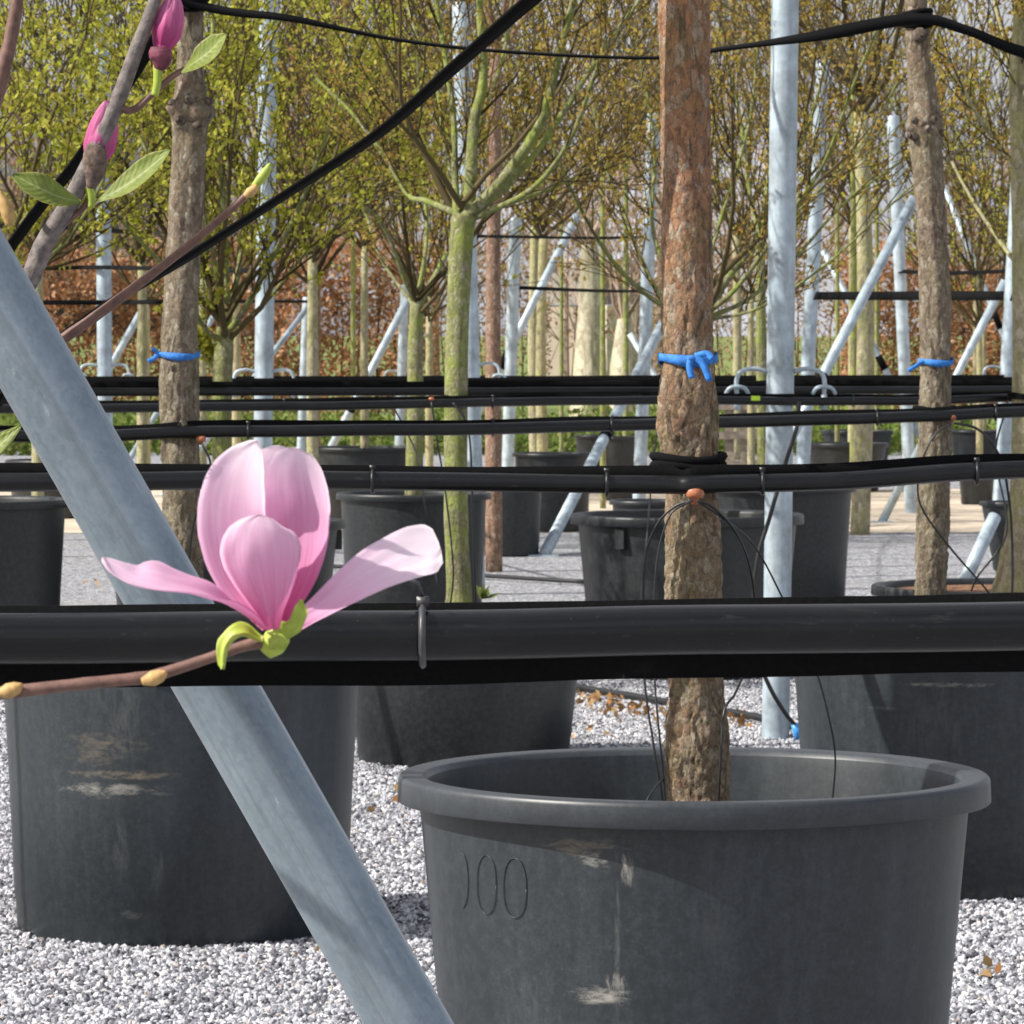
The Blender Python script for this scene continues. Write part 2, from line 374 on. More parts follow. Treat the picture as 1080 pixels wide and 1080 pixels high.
# loose gravel stones near the camera: real stones scattered by geometry nodes
def gravel_stones():
    mb = MB()
    ya, yb = 9.3, 24.0
    for (y0, y1) in ((ya, 13), (13, 17), (17, 21), (21, yb)):
        h0 = .13 * y1 + .35
        mb.quad(Vector((-h0, y0, .006)), Vector((h0, y0, .006)), Vector((h0, y1, .006)), Vector((-h0, y1, .006)))
    o = obj('gravel_stones', mb.mesh('gravel_stones', False), None)
    tag(o, 'loose grey gravel stones covering the ground between the pots', 'gravel', kind='stuff')
    m, t, n, l, b = new_mat('gravel_stone')
    oi = n.new('ShaderNodeObjectInfo')
    c = ramp(n, l, oi.outputs['Random'], [(0, (.05, .052, .062)), (.25, (.17, .172, .195)), (.55, (.38, .385, .415)), (.9, (.68, .69, .72)), (.97, (.6, .55, .56)), (1, (.34, .28, .23))])
    l.new(c, b.inputs['Base Color']); b.inputs['Roughness'].default_value = .8
    ng = bpy.data.node_groups.new('scatter_gravel', 'GeometryNodeTree')
    ng.interface.new_socket('Geometry', in_out='INPUT', socket_type='NodeSocketGeometry')
    ng.interface.new_socket('Geometry', in_out='OUTPUT', socket_type='NodeSocketGeometry')
    N = ng.nodes; L = ng.links
    gi = N.new('NodeGroupInput'); go = N.new('NodeGroupOutput')
    dp = N.new('GeometryNodeDistributePointsOnFaces'); dp.inputs['Density'].default_value = 5200
    ico = N.new('GeometryNodeMeshIcoSphere'); ico.inputs['Radius'].default_value = .0098; ico.inputs['Subdivisions'].default_value = 1
    sm = N.new('GeometryNodeSetMaterial'); sm.inputs['Material'].default_value = m
    ip = N.new('GeometryNodeInstanceOnPoints')
    rr = N.new('FunctionNodeRandomValue'); rr.data_type = 'FLOAT_VECTOR'; rr.inputs[1].default_value = (6.28, 6.28, 6.28)
    rs = N.new('FunctionNodeRandomValue'); rs.data_type = 'FLOAT_VECTOR'; rs.inputs[0].default_value = (.4, .4, .3); rs.inputs[1].default_value = (1.65, 1.35, .95)
    rs.inputs['Seed'].default_value = 3
    L.new(gi.outputs[0], dp.inputs[0]); L.new(dp.outputs[0], ip.inputs['Points']); L.new(ico.outputs[0], sm.inputs[0]); L.new(sm.outputs[0], ip.inputs['Instance'])
    L.new(rr.outputs[0], ip.inputs['Rotation']); L.new(rs.outputs[0], ip.inputs['Scale']); L.new(ip.outputs[0], go.inputs[0])
    md = o.modifiers.new('scatter', 'NODES'); md.node_group = ng
    o.data.materials.append(m)
gravel_stones()

# ------------------------------------------------------------------ far background: wood, hedges, building, grass
def leaf_quads(centres, size, rng, flat=.0, normals=None):
    """numpy: small diamond leaves at centres -> verts, faces"""
    n = len(centres)
    a = rng.normal(size=(n, 3)); a /= np.linalg.norm(a, axis=1)[:, None]
    b = rng.normal(size=(n, 3)); b -= (a * b).sum(1)[:, None] * a; b /= np.linalg.norm(b, axis=1)[:, None]
    s = size * rng.uniform(.6, 1.35, size=(n, 1))
    c = np.asarray(centres)
    v = np.stack([c - a * s * .9, c + b * s * .48 + a * s * .05, c + a * s * .9, c - b * s * .48 + a * s * .05], axis=1).reshape(-1, 3)
    return v
def quads_mesh(name, v, mat):
    n = len(v) // 4
    me = bpy.data.meshes.new(name)
    me.vertices.add(len(v)); me.vertices.foreach_set('co', np.ascontiguousarray(v, dtype=np.float32).ravel())
    me.loops.add(len(v)); me.loops.foreach_set('vertex_index', np.arange(len(v), dtype=np.int32))
    me.polygons.add(n); me.polygons.foreach_set('loop_start', np.arange(0, len(v), 4, dtype=np.int32))
    me.update(calc_edges=True)
    if mat: me.materials.append(mat)
    return me

rng = np.random.default_rng(5)
def rv(s=1.0): return Vector((random.gauss(0, s), random.gauss(0, s), random.gauss(0, s)))

def grow(mb, leaves, p, d, length, r, level, leaf_n, up=.25, wob=.22, sub=(5, 4), minr=.0016, side=5):
    """a branch with twigs; appends leaf positions"""
    n = 6 if level < 2 else 4
    pts = [p.copy()]; dd = d.normalized()
    for i in range(n):
        dd = (dd + rv(wob) * .6 + Vector((0, 0, up * .35))).normalized()
        pts.append(pts[-1] + dd * (length / n))
    rad = [max(minr, r * (1 - .8 * i / n)) for i in range(n + 1)]
    mb.tube(pts, rad, side if level == 0 else (4 if level == 1 else 3), False)
    if level >= 1:
        for k in range(leaf_n):
            t = random.uniform(.15, 1) * n; i = min(int(t), n - 1)
            nd_ = pts[i].lerp(pts[i + 1], t - i)
            for c_ in range(3): leaves.append(tuple(nd_ + rv(.013)))
    if level < len(sub):
        for k in range(sub[level]):
            t = random.uniform(.2, .98) * n; i = min(int(t), n - 1)
            q = pts[i].lerp(pts[i + 1], t - i); td = (pts[i + 1] - pts[i]).normalized()
            o = td.orthogonal().normalized(); o.rotate(Matrix.Rotation(random.uniform(0, 6.28), 3, td))
            nd = (td * random.uniform(.55, 1.0) + o * random.uniform(.4, .85) + Vector((0, 0, up))).normalized()
            grow(mb, leaves, q, nd, length * random.uniform(.36, .62), rad[i] * .55, level + 1, leaf_n, up, wob, sub, minr, side)

def limbs_tree(name, label, foot, trunk_pts, trunk_r, fork, limbs, bark, twig, leaf, leaf_size, leaf_n, n_auto, auto_len, spread, sub=(7, 4), group=None, wob=.2, up=.25, tiny=.0022):
    """tree thing: trunk, limbs given as polylines plus automatic ones, twigs, leaves"""
    t = thing(name, foot, label, 'tree', group)
    mb = MB(); pts = crom(trunk_pts, 8)
    nn = len(pts); rad = lerp_list(trunk_r, nn)
    rad = [r * (1 + .06 * noise.noise(Vector((0, i * .35, foot[0])))) for i, r in enumerate(rad)]
    mb.tube(pts, rad, 16)
    part('trunk', mb, bark, t)
    mb2 = MB(); lv = []
    for (lp, r0, r1) in limbs:
        q = crom(lp, 6); br = MB(); br.tube(q, [x * (1 + .1 * noise.noise(Vector((i * .7, r0 * 900, 0)))) for i, x in enumerate(lerp_list([r0, r1], len(q)))], 8, False); part('limb', br, bark, t)
        L = sum((q[i + 1] - q[i]).length for i in range(len(q) - 1))
        for k in range(int(sub[0] * 1.6)):
            s = random.uniform(.12, .99) * (len(q) - 1); i = min(int(s), len(q) - 2)
            td = (q[i + 1] - q[i]).normalized(); o = td.orthogonal().normalized(); o.rotate(Matrix.Rotation(random.uniform(0, 6.28), 3, td))
            grow(mb2, lv, q[i].lerp(q[i + 1], s - i), td * .8 + o * random.uniform(.4, .8) + Vector((0, 0, up)), L * random.uniform(.3, .55), max(.004, r1 * .7), 1, leaf_n, up, wob, (sub[0], sub[1]), tiny)
    for k in range(n_auto):
        a = 2 * math.pi * (k + random.uniform(-.3, .3)) / max(1, n_auto)
        el = random.uniform(*spread)
        d = Vector((math.cos(a) * math.cos(el), math.sin(a) * math.cos(el), math.sin(el)))
        grow(mb2, lv, fork + Vector((0, 0, random.uniform(-.08, .1))), d, auto_len * random.uniform(.75, 1.15), trunk_r[-1] * random.uniform(.3, .5), 0, leaf_n, up, wob, sub, tiny)
    part('branches', mb2, twig, t)['kind'] = 'stuff'
    if lv:
        v = leaf_quads(np.array(lv), leaf_size, rng) - np.array(foot)
        obj('leaves', quads_mesh('leaves', v, leaf), None, t)['kind'] = 'stuff'
    return t
def copy_tree(o, loc, rz, s, label, group):
    r = o.copy(); C.objects.link(r); r.location = loc; r.rotation_euler = (0, 0, rz); r.scale = (s, s, s)
    r['label'] = label; r['group'] = group
    for ch in o.children:
        c = ch.copy(); C.objects.link(c); c.parent = r
    return r

# far wood: one mass of bare, budding trees
def far_wood():
    protos = []
    for k in range(4):
        mb = MB(); lv = []
        H = random.uniform(8.5, 11)
        mb.tube(crom([(0, 0, -.2), (random.uniform(-.15, .15), 0, H * .4), (random.uniform(-.4, .4), 0, H)], 5), lerp_list([.16, .09, .02], 11), 6)
        for j in range(13):
            z = random.uniform(.08, .9) * H; a = random.uniform(0, 6.28); el = random.uniform(.3, 1.0)
            grow(mb, lv, Vector((0, 0, z)), Vector((math.cos(a), math.sin(a), math.tan(el) * .8)), (H - z) * .35 + 1.3, .04, 0, 1, .2, .25, (6, 5), .0085, 4)
        v = np.array([tuple(x) for x in mb.v]); f = mb.f
        protos.append((v, f, np.array(lv)))
    V, Fc, LV = [], [], []; nb = 0
    spots = []
    for (dist, step) in ((92, 3.4), (106, 3.2), (122, 3.4)):
        half = dist * .125 + 4
        x = -half
        while x < half:
            spots.append((x + random.uniform(-1, 1), dist + random.uniform(-4, 4))); x += step
    for (x, y) in spots:
        v, f, lv = random.choice(protos); a = random.uniform(0, 6.28); s = random.uniform(.5, .86)
        Rm = np.array([[math.cos(a), -math.sin(a), 0], [math.sin(a), math.cos(a), 0], [0, 0, 1]]) * s
        V.append(v @ Rm.T + np.array([x, y, 0])); LV.append(lv @ Rm.T + np.array([x, y, 0]))
        Fc += [tuple(i + nb for i in q) for q in f]; nb += len(v)
    me = bpy.data.meshes.new('far_wood'); me.from_pydata(np.concatenate(V).tolist(), [], Fc); me.materials.append(M['wood_twig'])
    o = obj('far_wood', me, None); tag(o, 'bare brownish wood rising behind the whole nursery', 'wood', kind='stuff')
    L = np.concatenate(LV)
    o2 = obj('bud_haze', quads_mesh('bud_haze', leaf_quads(L, .075, rng), M['leaf_bud']), None, o); o2['kind'] = 'stuff'
far_wood()

def hedge(x0, x1, d, h, label, mat, name='beech_hedge', dens=420, size=.05):
    t = thing(name, ((x0 + x1) / 2, d, 0), label, 'hedge')
    A = (x1 - x0) * h; n = int(A * dens); pts = []
    xs = rng.uniform(x0, x1, n); zs = rng.uniform(.05, 1, n) ** .9
    for x, z in zip(xs, zs):
        top = h * (1 + .16 * noise.noise(Vector((x * .7, 3, 0))) + .08 * noise.noise(Vector((x * 3, 1, 0))))
        dep = .35 * noise.noise(Vector((x * 1.6, z * 4, 2))) - random.uniform(0, .5)
        pts.append((x, d - dep * 1.0 - .2, z * top + random.uniform(-.05, .12)))
    v = leaf_quads(np.array(pts), size, rng) - np.array(t.location)
    o = obj('leaves', quads_mesh('leaves', v, mat), None, t); o['kind'] = 'stuff'
    mb = MB()
    x = x0
    while x < x1:
        p = Vector((x, d + .15, 0)); mb.tube(crom([p, p + Vector((random.uniform(-.15, .15), 0, h * .5)), p + Vector((random.uniform(-.3, .3), 0, h * .93))], 3), lerp_list([.03, .006], 7), 4)
        for k in range(5):
            q = p + Vector((0, 0, h * random.uniform(.1, .7))); mb.tube([q, q + Vector((random.uniform(-.4, .4), random.uniform(-.3, .2), h * .28))], [.012, .004], 3, False)
        x += .35
    o = part('stems', mb, M['twig_brown'], t); o['kind'] = 'stuff'
    return t
hedge(-13, -1.2, 75, 3.0, 'long russet beech hedge closing off the left background', M['leaf_beech'], dens=900, size=.058)
hedge(5.4, 14, 77, 2.8, 'russet beech hedge behind the right-hand poles', M['leaf_beech'], dens=900, size=.058)

hedge(2.6, 14.5, 88, 3.4, 'pale brown leafless hedgerow behind the grass on the right', M['leaf_bud'], 'hedgerow', 360, .05)
hedge(-2.6, .75, 88, 3.4, 'pale brown leafless hedgerow behind the grass left of the stout pale trunk', M['leaf_bud'], 'hedgerow', 360, .05)
def building():
    d = 140; b = P(640, 406, d); b.z = 0
    t = thing('house', b, 'brown house with a grey roof seen left of the stout pale trunk', 'house')
    wm = simple('cream_render', (.5, .44, .33), .9, 0, .35, 2.2, .2)
    px = lambda x, y, dd: P(x, y, dd)
    def slab(name, poly, dd, th, mat):
        mb = MB(); n = len(poly)
        for q in (0, th):
            mb.v += [px(x, y, dd - (x - 640) * .06) + Vector((q * .6, q * .8, 0)) for x, y in poly]
        for v in mb.v: v.z = max(v.z, 0)
        mb.f.append(tuple(range(n))); mb.f.append(tuple(range(n, 2 * n))[::-1])
        for i in range(n):
            j = (i + 1) % n; mb.f.append((j, i, n + i, n + j))
        return part(name, mb, mat, t, False)
    slab('side_wall', [(560, 408), (560, 322), (608, 322), (602, 408)], d + 1.2, 3, simple('brown_render', (.3, .25, .2), .9, 0, .2, .8, .1))
    rf = simple('grey_roof', (.25, .22, .2), .85, 0, .25, 3, .3)
    r = slab('roof', [(572, 321), (586, 276), (612.5, 276), (612.5, 321)], d + 1.0, 3.2, rf)
    slab('gable_wall', [(613, 408), (613, 322), (640, 322), (640, 408)], d + 1.3, 3, wm)
    slab('ridge', [(585, 275.5), (585, 273), (612.5, 273), (612.5, 275.5)], d + .95, 3.3, wm)
building()
def stout_tree(label, rows, d, seed):
    m = bpy.data.materials.get('plane_bark') or mat_bark('plane_bark', (.60, .53, .40), (.56, .5, .38), (.2, .17, .12), (.36, .34, .2), .45, 1, 2, .07)
    c = [P((l + r) / 2, y, d) for y, l, r in rows]; rr = [(r - l) / 2 * d / F for y, l, r in rows]
    c[0].z = -.05
    t = thing('stout_tree', (c[0].x, d, 0), label, 'tree'); mb = MB(); q = crom(c, 6); mb.tube(q, [r * (1 + .07 * noise.noise(Vector((i * .6, seed, 0)))) for i, r in enumerate(lerp_list(rr, len(q)))], 22)
    part('trunk', mb, m, t); mb = MB(); lv = []
    for k in range(6):
        a = k * 1.05 + seed; grow(mb, lv, c[-1] - Vector((0, 0, .1)), Vector((math.cos(a) * .7, math.sin(a) * .7, 1)), 2.2, rr[-1] * .35, 0, 0, .3, .25, (6, 4), .006)
    part('crown', mb, M['wood_twig'], t)['kind'] = 'stuff'
stout_tree('stout pale flaking trunk in the far centre, left and taller of two', [(446, 598, 646), (420, 602, 641), (370, 606, 639), (320, 610, 637), (285, 612, 633), (258, 613, 630)], 80, 1)
stout_tree('stout pale flaking trunk in the far centre, right and shorter of two', [(444, 638, 686), (420, 641, 681), (390, 643, 677), (360, 647, 671), (336, 651, 665)], 82, 4)

def grass_tufts():
    pts = []
    for k in range(26000):
        d = 60 + 14 * random.random() ** 1.5; x = random.uniform(-.125, .125) * d
        h = (.15 + .55 * max(0, noise.noise(Vector((x * .5, d * .3, 7))) + .25))
        pts.append((x, d, random.uniform(0, h)))
    v = leaf_quads(np.array(pts), .07, rng)
    o = obj('grass_tufts', quads_mesh('grass_tufts', v, M['grass_blade']), None)
    tag(o, 'bright green grass and weeds beyond the sandy track', 'grass', kind='stuff')
grass_tufts()

# ------------------------------------------------------------------ pots
def make_pot(name, label, x, d, rim_w, height, lean=.86, lip=.045, lip_h=.045, soil=.12, mat=None, n=96, lugs=0, soil_mat=None, group=None, gx=None):
    """tapered round container; rim_w = outer rim diameter in metres"""
    X = (x - CX) * d / F
    t = thing(name, (X, d, 0), label, 'plant pot', group)
    Ro = rim_w / 2; Rb = Ro - lip * .95; R0 = Rb * lean; H = height; mb = MB()
    th = .012
    ph = random.uniform(0, 6.28)
    wob = lambda a, z: .006 * math.sin(2 * a + ph) * (z / H) + .003 * math.sin(5 * a + ph * 2)
    prof = [(0.001, .004), (R0 - .03, .004), (R0 - .006, .008), (R0, .02), (R0 + (Rb - R0) * .1, .095), (R0 + (Rb - R0) * .12 + .002, .1), (R0 + (Rb - R0) * .5, H * .5), (Rb, H - lip_h - .012), (Rb + .001, H - lip_h + .02)]
    inner = [(Rb - .013, H - .012), (Rb - .017, H - .03), (Rb - .02 - .1 * (Rb - R0), H - .12), (Rb - .03 - (Rb - R0) * .3, H - .3)]
    rim = [(Rb - .001, H - lip_h + .014), (Ro - .006, H - lip_h + .012), (Ro - .006, H - lip_h), (Ro - .002, H - lip_h), (Ro, H - lip_h + .002), (Ro - .001, H - .010), (Ro - .0025, H - .004), (Ro - .006, H - .001),
           (Ro - .010, H), (Rb - .002, H - .001), (Rb - .009, H - .004), (Rb - .0135, H - .0145)]
    mb.lathe(prof, n, (X, d, 0), wob); mb.lathe(inner, n, (X, d, 0), wob)
    sharp(part('container', mb, mat or M['pot'], t), 50)
    mb = MB(); mb.lathe(rim, n, (X, d, 0), wob); sharp(part('rim', mb, M['pot_rim'] if d < 17 else (mat or M['pot']), t), 50)
    s = MB(); zs = H - soil; rs = Rb - .02 - (Rb - R0) * (soil / H)
    ring = []
    for j in range(7):
        for k in range(32):
            a = 2 * math.pi * k / 32; rr = rs * (j / 6)
            s.v.append(Vector((X + rr * math.cos(a), d + rr * math.sin(a), zs + .025 * noise.noise(Vector((rr * math.cos(a) * 9, rr * math.sin(a) * 9, x))) * (j < 6))))
    for j in range(6):
        for k in range(32):
            k2 = (k + 1) % 32; s.f.append((j * 32 + k, j * 32 + k2, j * 32 + 32 + k2, j * 32 + 32 + k))
    part('soil', s, soil_mat or M['soil'], t)
    for k in range(lugs):
        a = -math.pi / 2 + (k - (lugs - 1) / 2) * (2 * math.pi / max(8, lugs)) + .12
        lm = MB(); rr = Rb + .008
        lm.box((X + rr * math.cos(a), d + rr * math.sin(a), H - lip_h - .055), .03, .05, .09, Matrix.Rotation(a, 3, 'Z'))
        part('lug', lm, mat or M['pot'], t, False)
    return t
M['pot'] = mat_pot('pot_plastic')
M['pot_rim'] = mat_pot('pot_rim', (), (.032, .037, .043), .4)
M['pot_far'] = mat_pot('pot_plastic_far', (), (.010, .012, .0135), .1)
cream, brown, grey = (.36, .345, .31), (.2, .165, .12), (.11, .115, .117)
M['pot_front'] = mat_pot('pot_front', [(-.19, .738, .10, .017, .8, brown), (-.185, .715, .035, .016, 1, cream), (-.13, .70, .012, .035, .9, cream),
    (-.165, .488, .055, .018, 1, cream), (-.145, .505, .022, .03, 1, cream), (-.145, .55, .007, .2, .7, grey), (-.14, .3, .008, .2, .7, grey), (-.3, .43, .05, .12, .3, grey), (.02, .6, .03, .12, .25, grey), (-.14, .40, .03, .03, .8, cream)], (.0185, .0235, .0285), .5)
M['pot_left'] = mat_pot('pot_left', [(-.12, .455, .17, .014, 1, brown), (-.15, .415, .15, .022, .85, cream), (-.17, .52, .12, .05, .55, brown), (-.12, .64, .08, .2, .45, grey), (-.13, .25, .03, .10, .45, grey), (-.03, .2, .02, .09, .5, grey), (-.10, .09, .05, .016, .9, grey)], (.020, .026, .031), .5)
M['pot_right'] = mat_pot('pot_right', [(-.06, .615, .15, .008, .8, cream), (-.24, .545, .05, .006, .8, grey), (-.08, .5, .12, .14, .25, grey), (-.03, .44, .008, .12, .5, grey)], (.0155, .0205, .0245), .45)

front = make_pot('tree_pot', 'large charcoal plastic pot with flared rim in the front, scuffed side', 731.5, 8.2, 1.05, .822, .86, .042, .046, .14, M['pot_front'], 160)
make_pot('tree_pot', 'large charcoal pot behind the slanting pipe, brown scrapes on its side', 192, 12.45, 1.03, .80, .91, .035, .04, .1, M['pot_left'], 128)
make_pot('tree_pot', 'large dark pot at the right edge under the blue-tied trunk', 1003, 13.4, .98, .80, .9, .035, .04, .1, M['pot_right'], 128)
make_pot('tree_pot', 'black tapered pot holding the mossy green trunk in the middle', 489, 17.3, .95, .565, .88, .03, .035, .03, M['pot_far'], 96)
make_pot('tree_pot', 'wide black pot with leaf mulch under the grey trunk at the right edge', 1066, 18.45, 1.11, .595, .86, .035, .04, .025, M['pot'], 96, 0, M['mulch'])
make_pot('tree_pot', 'black lugged pot standing directly behind the foremost trunk', 725, 21.6, 1.09, .755, .88, .04, .045, .06, M['pot'], 96, 3)
make_pot('tree_pot', 'black pot cut by the left picture edge below the rail', -34, 20.6, .92, .86, .9, .03, .035, .08, M['pot_far'], 64)
make_pot('tree_pot', 'black pot hidden behind the pink flower, only its right rim lug showing', 236, 21.4, 1.12, .735, .88, .04, .04, .06, M['pot_far'], 64, 5)
make_pot('tree_pot', 'dark pot between the pink flower and the mossy green trunk', 436, 25.0, .84, .735, .92, .03, .035, .06, M['pot_far'], 64)
make_pot('tree_pot', 'black pot whose pale rim shows right of the tall pole', 824, 26.2, .85, .73, .88, .03, .03, .06, M['pot_far'], 64)
make_pot('tree_pot', 'small black pot just right of the pole by the mossy trunk', 538, 33.2, .5, .62, .9, .025, .03, .05, M['pot_far'], 48)
make_pot('tree_pot', 'black pot tucked behind a smaller pot beside the slanting brace', 583, 37.3, .66, .63, .92, .025, .03, .05, M['pot_far'], 48)
make_pot('tree_pot', 'low dark pot rim peeking out above the lugged pot', 688, 30.0, .56, .515, .9, .025, .03, .05, M['pot_far'], 48)
make_pot('tree_pot', 'far black pot left of the foremost trunk, top visible between rails', 628, 46.0, .42, .58, .85, .02, .03, .05, M['pot_far'], 40)
make_pot('tree_pot', 'far black pot beside the white pole, right of another far pot', 655, 44.0, .4, .61, .9, .02, .03, .05, M['pot_far'], 40)
make_pot('tree_pot', 'far black pot at the grass, right of the tall pole, nearer of two', 893, 46.5, .84, .49, .8, .025, .04, .03, M['pot_far'], 48)
make_pot('tree_pot', 'far black pot at the grass, right of the tall pole, farther of two', 904, 51, .8, .52, .82, .025, .04, .03, M['pot_far'], 48)
make_pot('tree_pot', 'far black pot right of the blue-tied trunk beside a pole', 1030, 43, .38, .42, .85, .02, .03, .03, M['pot_far'], 40)
make_pot('tree_pot', 'far low black pot on the grass edge near the right border', 1030, 52, .62, .50, .85, .02, .03, .03, M['pot_far'], 40)
make_pot('tree_pot', 'narrow tapering black pot behind the grey trunk at the right edge', 1066, 31, .42, .47, .62, .02, .03, .03, M['pot_far'], 40)
make_pot('tree_pot', 'far black pot partly hidden by the left rails, beside the slanting pipe', 60, 40, .9, .5, .85, .02, .03, .03, M['pot_far'], 40)
make_pot('tree_pot', 'far wide black pot seen between rails left of the mossy trunk', 385, 38, .95, .66, .9, .025, .03, .03, M['pot_far'], 40)

# embossed capacity mark on the front pot: two tall ovals and a thin moulded line
M['pot_emb'] = simple('embossed_plastic', (.026, .031, .034), .4, 0, .3, 60, 0)
def emboss():
    X0, Y0 = front.location.x, front.location.y
    def on(x, y):               # point on the pot wall at photo column x, row y
        z = HC - (y - HY) * (8.2 - .4) / F
        Rb = .525 - .042 * .95; R0 = Rb * .86; r = R0 + (Rb - R0) * (z / .76) - .0004
        px = (x - CX) * 7.85 / F - X0
        px = max(-r + .001, min(r - .001, px)); return Vector((X0 + px, Y0 - math.sqrt(r * r - px * px), z))
    for cx, hw in ((513, 10), (543, 12), (484, 9)):
        mb = MB(); pts = []
        k1, k2 = (0, 40) if cx != 484 else (24, 40)
        for k in range(k1, k2 + 1):
            a = 2 * math.pi * k / 40 + (1.2 if cx == 484 else 0)
            pts.append(on(cx + hw * math.cos(a), 940 + 32 * (1 if math.sin(a) > 0 else -1) * abs(math.sin(a)) ** .8))
        mb.tube(pts, .0008, 6); part('embossed_mark', mb, M['pot_emb'], front)
emboss()

# ------------------------------------------------------------------ near trunks with plated bark
def bark_trunk(name, label, foot, prof, d, zfoot, mat, seed, crown_z=5.4, knots=()):
    """prof: rows (y, left, right) in photo pixels at distance d; continues upward out of the frame into a bare crown"""
    t = thing(name, foot, label, 'tree')
    rows = [((l + r) / 2, y, (r - l) / 2 * d / F) for y, l, r in prof]
    cs = [P(x, y, d) for x, y, r in rows]; rs = [r for *_, r in rows]
    top = cs[0]; dirn = (cs[0] - cs[min(3, len(cs) - 1)]).normalized()
    up = [(top + Vector((dirn.x * k, 0, k)), rs[0] * (1 - .17 * k)) for k in (2.6, 1.6, .7)]
    cs = [u[0] for u in up] + cs; rs = [u[1] for u in up] + rs
    cs.append(Vector((cs[-1].x, d, zfoot))); rs.append(rs[-1] * 1.12)
    z_hi, z_lo = cs[0].z, cs[-1].z
    order = sorted(range(len(cs)), key=lambda i: cs[i].z); zz = [cs[i].z for i in order]; xx = [cs[i].x for i in order]; rr = [rs[i] for i in order]
    nz_, na = int((z_hi - z_lo) / (.007 if d < 9 else .01)), (104 if d < 9 else 72)
    mb = MB(); sx = seed * 7.3
    for j in range(nz_ + 1):
        z = z_lo + (z_hi - z_lo) * j / nz_
        x = float(np.interp(z, zz, xx)); r = float(np.interp(z, zz, rr))
        for k in range(na):
            a = 2 * math.pi * k / na
            q = Vector((math.cos(a) * r * 52 + sx, math.sin(a) * r * 52, z * 24))
            q2 = q + noise.noise_vector(q * .6) * .8
            dv = noise.voronoi(q2)[0]; edge = dv[1] - dv[0]
            rf = 1.0 if z < 1.42 else max(.5, 1.0 - (z - 1.42) * 1.6)
            h = rf * (min(edge, .2) * .020 - .004 + .0045 * noise.noise(Vector((q.x * .8, q.y * .8, q.z * .55))) + .0030 * noise.noise(q * 3.1) + .0018 * noise.noise(q * 7.0)) + .007 * noise.noise(Vector((math.cos(a) * 1.5 + sx, math.sin(a) * 1.5, z * 3)))
            for (kz, ka, kr, kh) in knots:
                da = (a - ka + math.pi) % (2 * math.pi) - math.pi
                h += kh * math.exp(-((z - kz) / kr) ** 2 - (da * r / kr) ** 2)
            mb.v.append(Vector((x + (r + h) * math.cos(a), d + (r + h) * math.sin(a), z)))
    for j in range(nz_):
        for k in range(na):
            k2 = (k + 1) % na; mb.f.append((j * na + k, j * na + k2, j * na + na + k2, j * na + na + k))
    part('trunk', mb, mat, t)
    mb = MB(); lv = []
    for k in range(13):
        a = k * 2.4; z = z_hi - random.uniform(0, 1.2); x = float(np.interp(z, zz, xx))
        grow(mb, lv, Vector((x, d, z)), Vector((math.cos(a), math.sin(a), .7)), random.uniform(.9, 1.6), .018, 0, 0, .3, .2, (5, 3))
    part('crown', mb, M['twig_brown'], t)['kind'] = 'stuff'
    return t
pf = thing
front_tree = bark_trunk('potted_tree', 'reddish flaky-barked trunk with blue ribbon bow in the foremost pot', ((731 - CX) * 8.2 / F, 8.2, .66),
    [(-20, 694, 746), (60, 695, 747), (200, 697, 750), (330, 697, 751), (380, 698, 753), (420, 694, 756), (455, 692, 758), (485, 697, 756), (520, 700, 755), (580, 701, 760), (640, 703, 762), (720, 706, 762), (760, 702, 766), (795, 700, 768), (840, 706, 767)],
    8.2, .66, M['pine'], 1, knots=((1.47, 4.5, .05, .006), (.9, 5.2, .04, .006)))
left_tree = bark_trunk('potted_tree', 'knobbly grey-brown trunk with blue ribbon behind the slanting pipe', ((192 - CX) * 12.45 / F, 12.45, .68),
    [(-20, 187, 213), (60, 187, 214), (95, 184, 217), (115, 178, 223), (132, 180, 220), (150, 181, 218), (250, 178, 214), (350, 170, 208), (400, 168, 210), (480, 170, 210), (560, 172, 213)],
    12.45, .68, M['pine_grey'], 2, knots=((2.185, 5.35, .020, .026), (2.20, 3.75, .018, .022), (2.235, 4.5, .014, .016), (2.15, 4.1, .013, .012), (2.19, .3, .025, .02), (2.25, 5.6, .016, .018)))
right_tree = bark_trunk('potted_tree', 'grey-brown trunk with blue ribbon and black strap knot near the top', ((985 - CX) * 13.4 / F, 13.4, .68),
    [(-20, 955, 977), (25, 955, 979), (60, 956, 981), (110, 958, 990), (135, 955, 994), (155, 959, 994), (220, 966, 998), (300, 970, 1003), (400, 971, 1003), (450, 968, 1004), (520, 968, 1001), (620, 966, 999)],
    13.4, .68, M['pine_grey'], 3, knots=((2.19, 3.8, .018, .018), (2.17, 5.2, .018, .014), (2.20, 4.5, .014, .012), (2.21, 5.8, .016, .014)))

# dark stubs of pruned branches on the two second-row trunks
def stubs(tree, lst, d, r):
    for (x, y, dx, dz, q) in lst:
        c = P(x, y, d - r * math.sqrt(max(.05, 1 - dx * dx))); o = Vector((dx, -math.sqrt(max(.05, 1 - dx * dx)), dz)).normalized(); mb = MB()
        mb.tube([c - o * .02, c + o * .004, c + o * .012, c + o * .015, c + o * .010], [q * 1.5, q * 1.2, q, q * .75, q * .35], 11)
        for v in mb.v: v += noise.noise_vector(v * 90) * .0035
        part('branch_stub', mb, M['stub'], tree)
M['stub'] = mat_bark('stub_bark', (.19, .14, .10), (.19, .14, .10), (.03, .022, .018), None, 0, 1, 1, 1.3)
stubs(left_tree, [(190, 127, -.4, .2, .011), (216, 122, .8, .2, .014), (183, 110, -.8, .3, .011), (219, 108, .9, .3, .011), (200, 104, 0, .4, .012), (208, 132, .4, -.1, .010)], 12.45, .055)
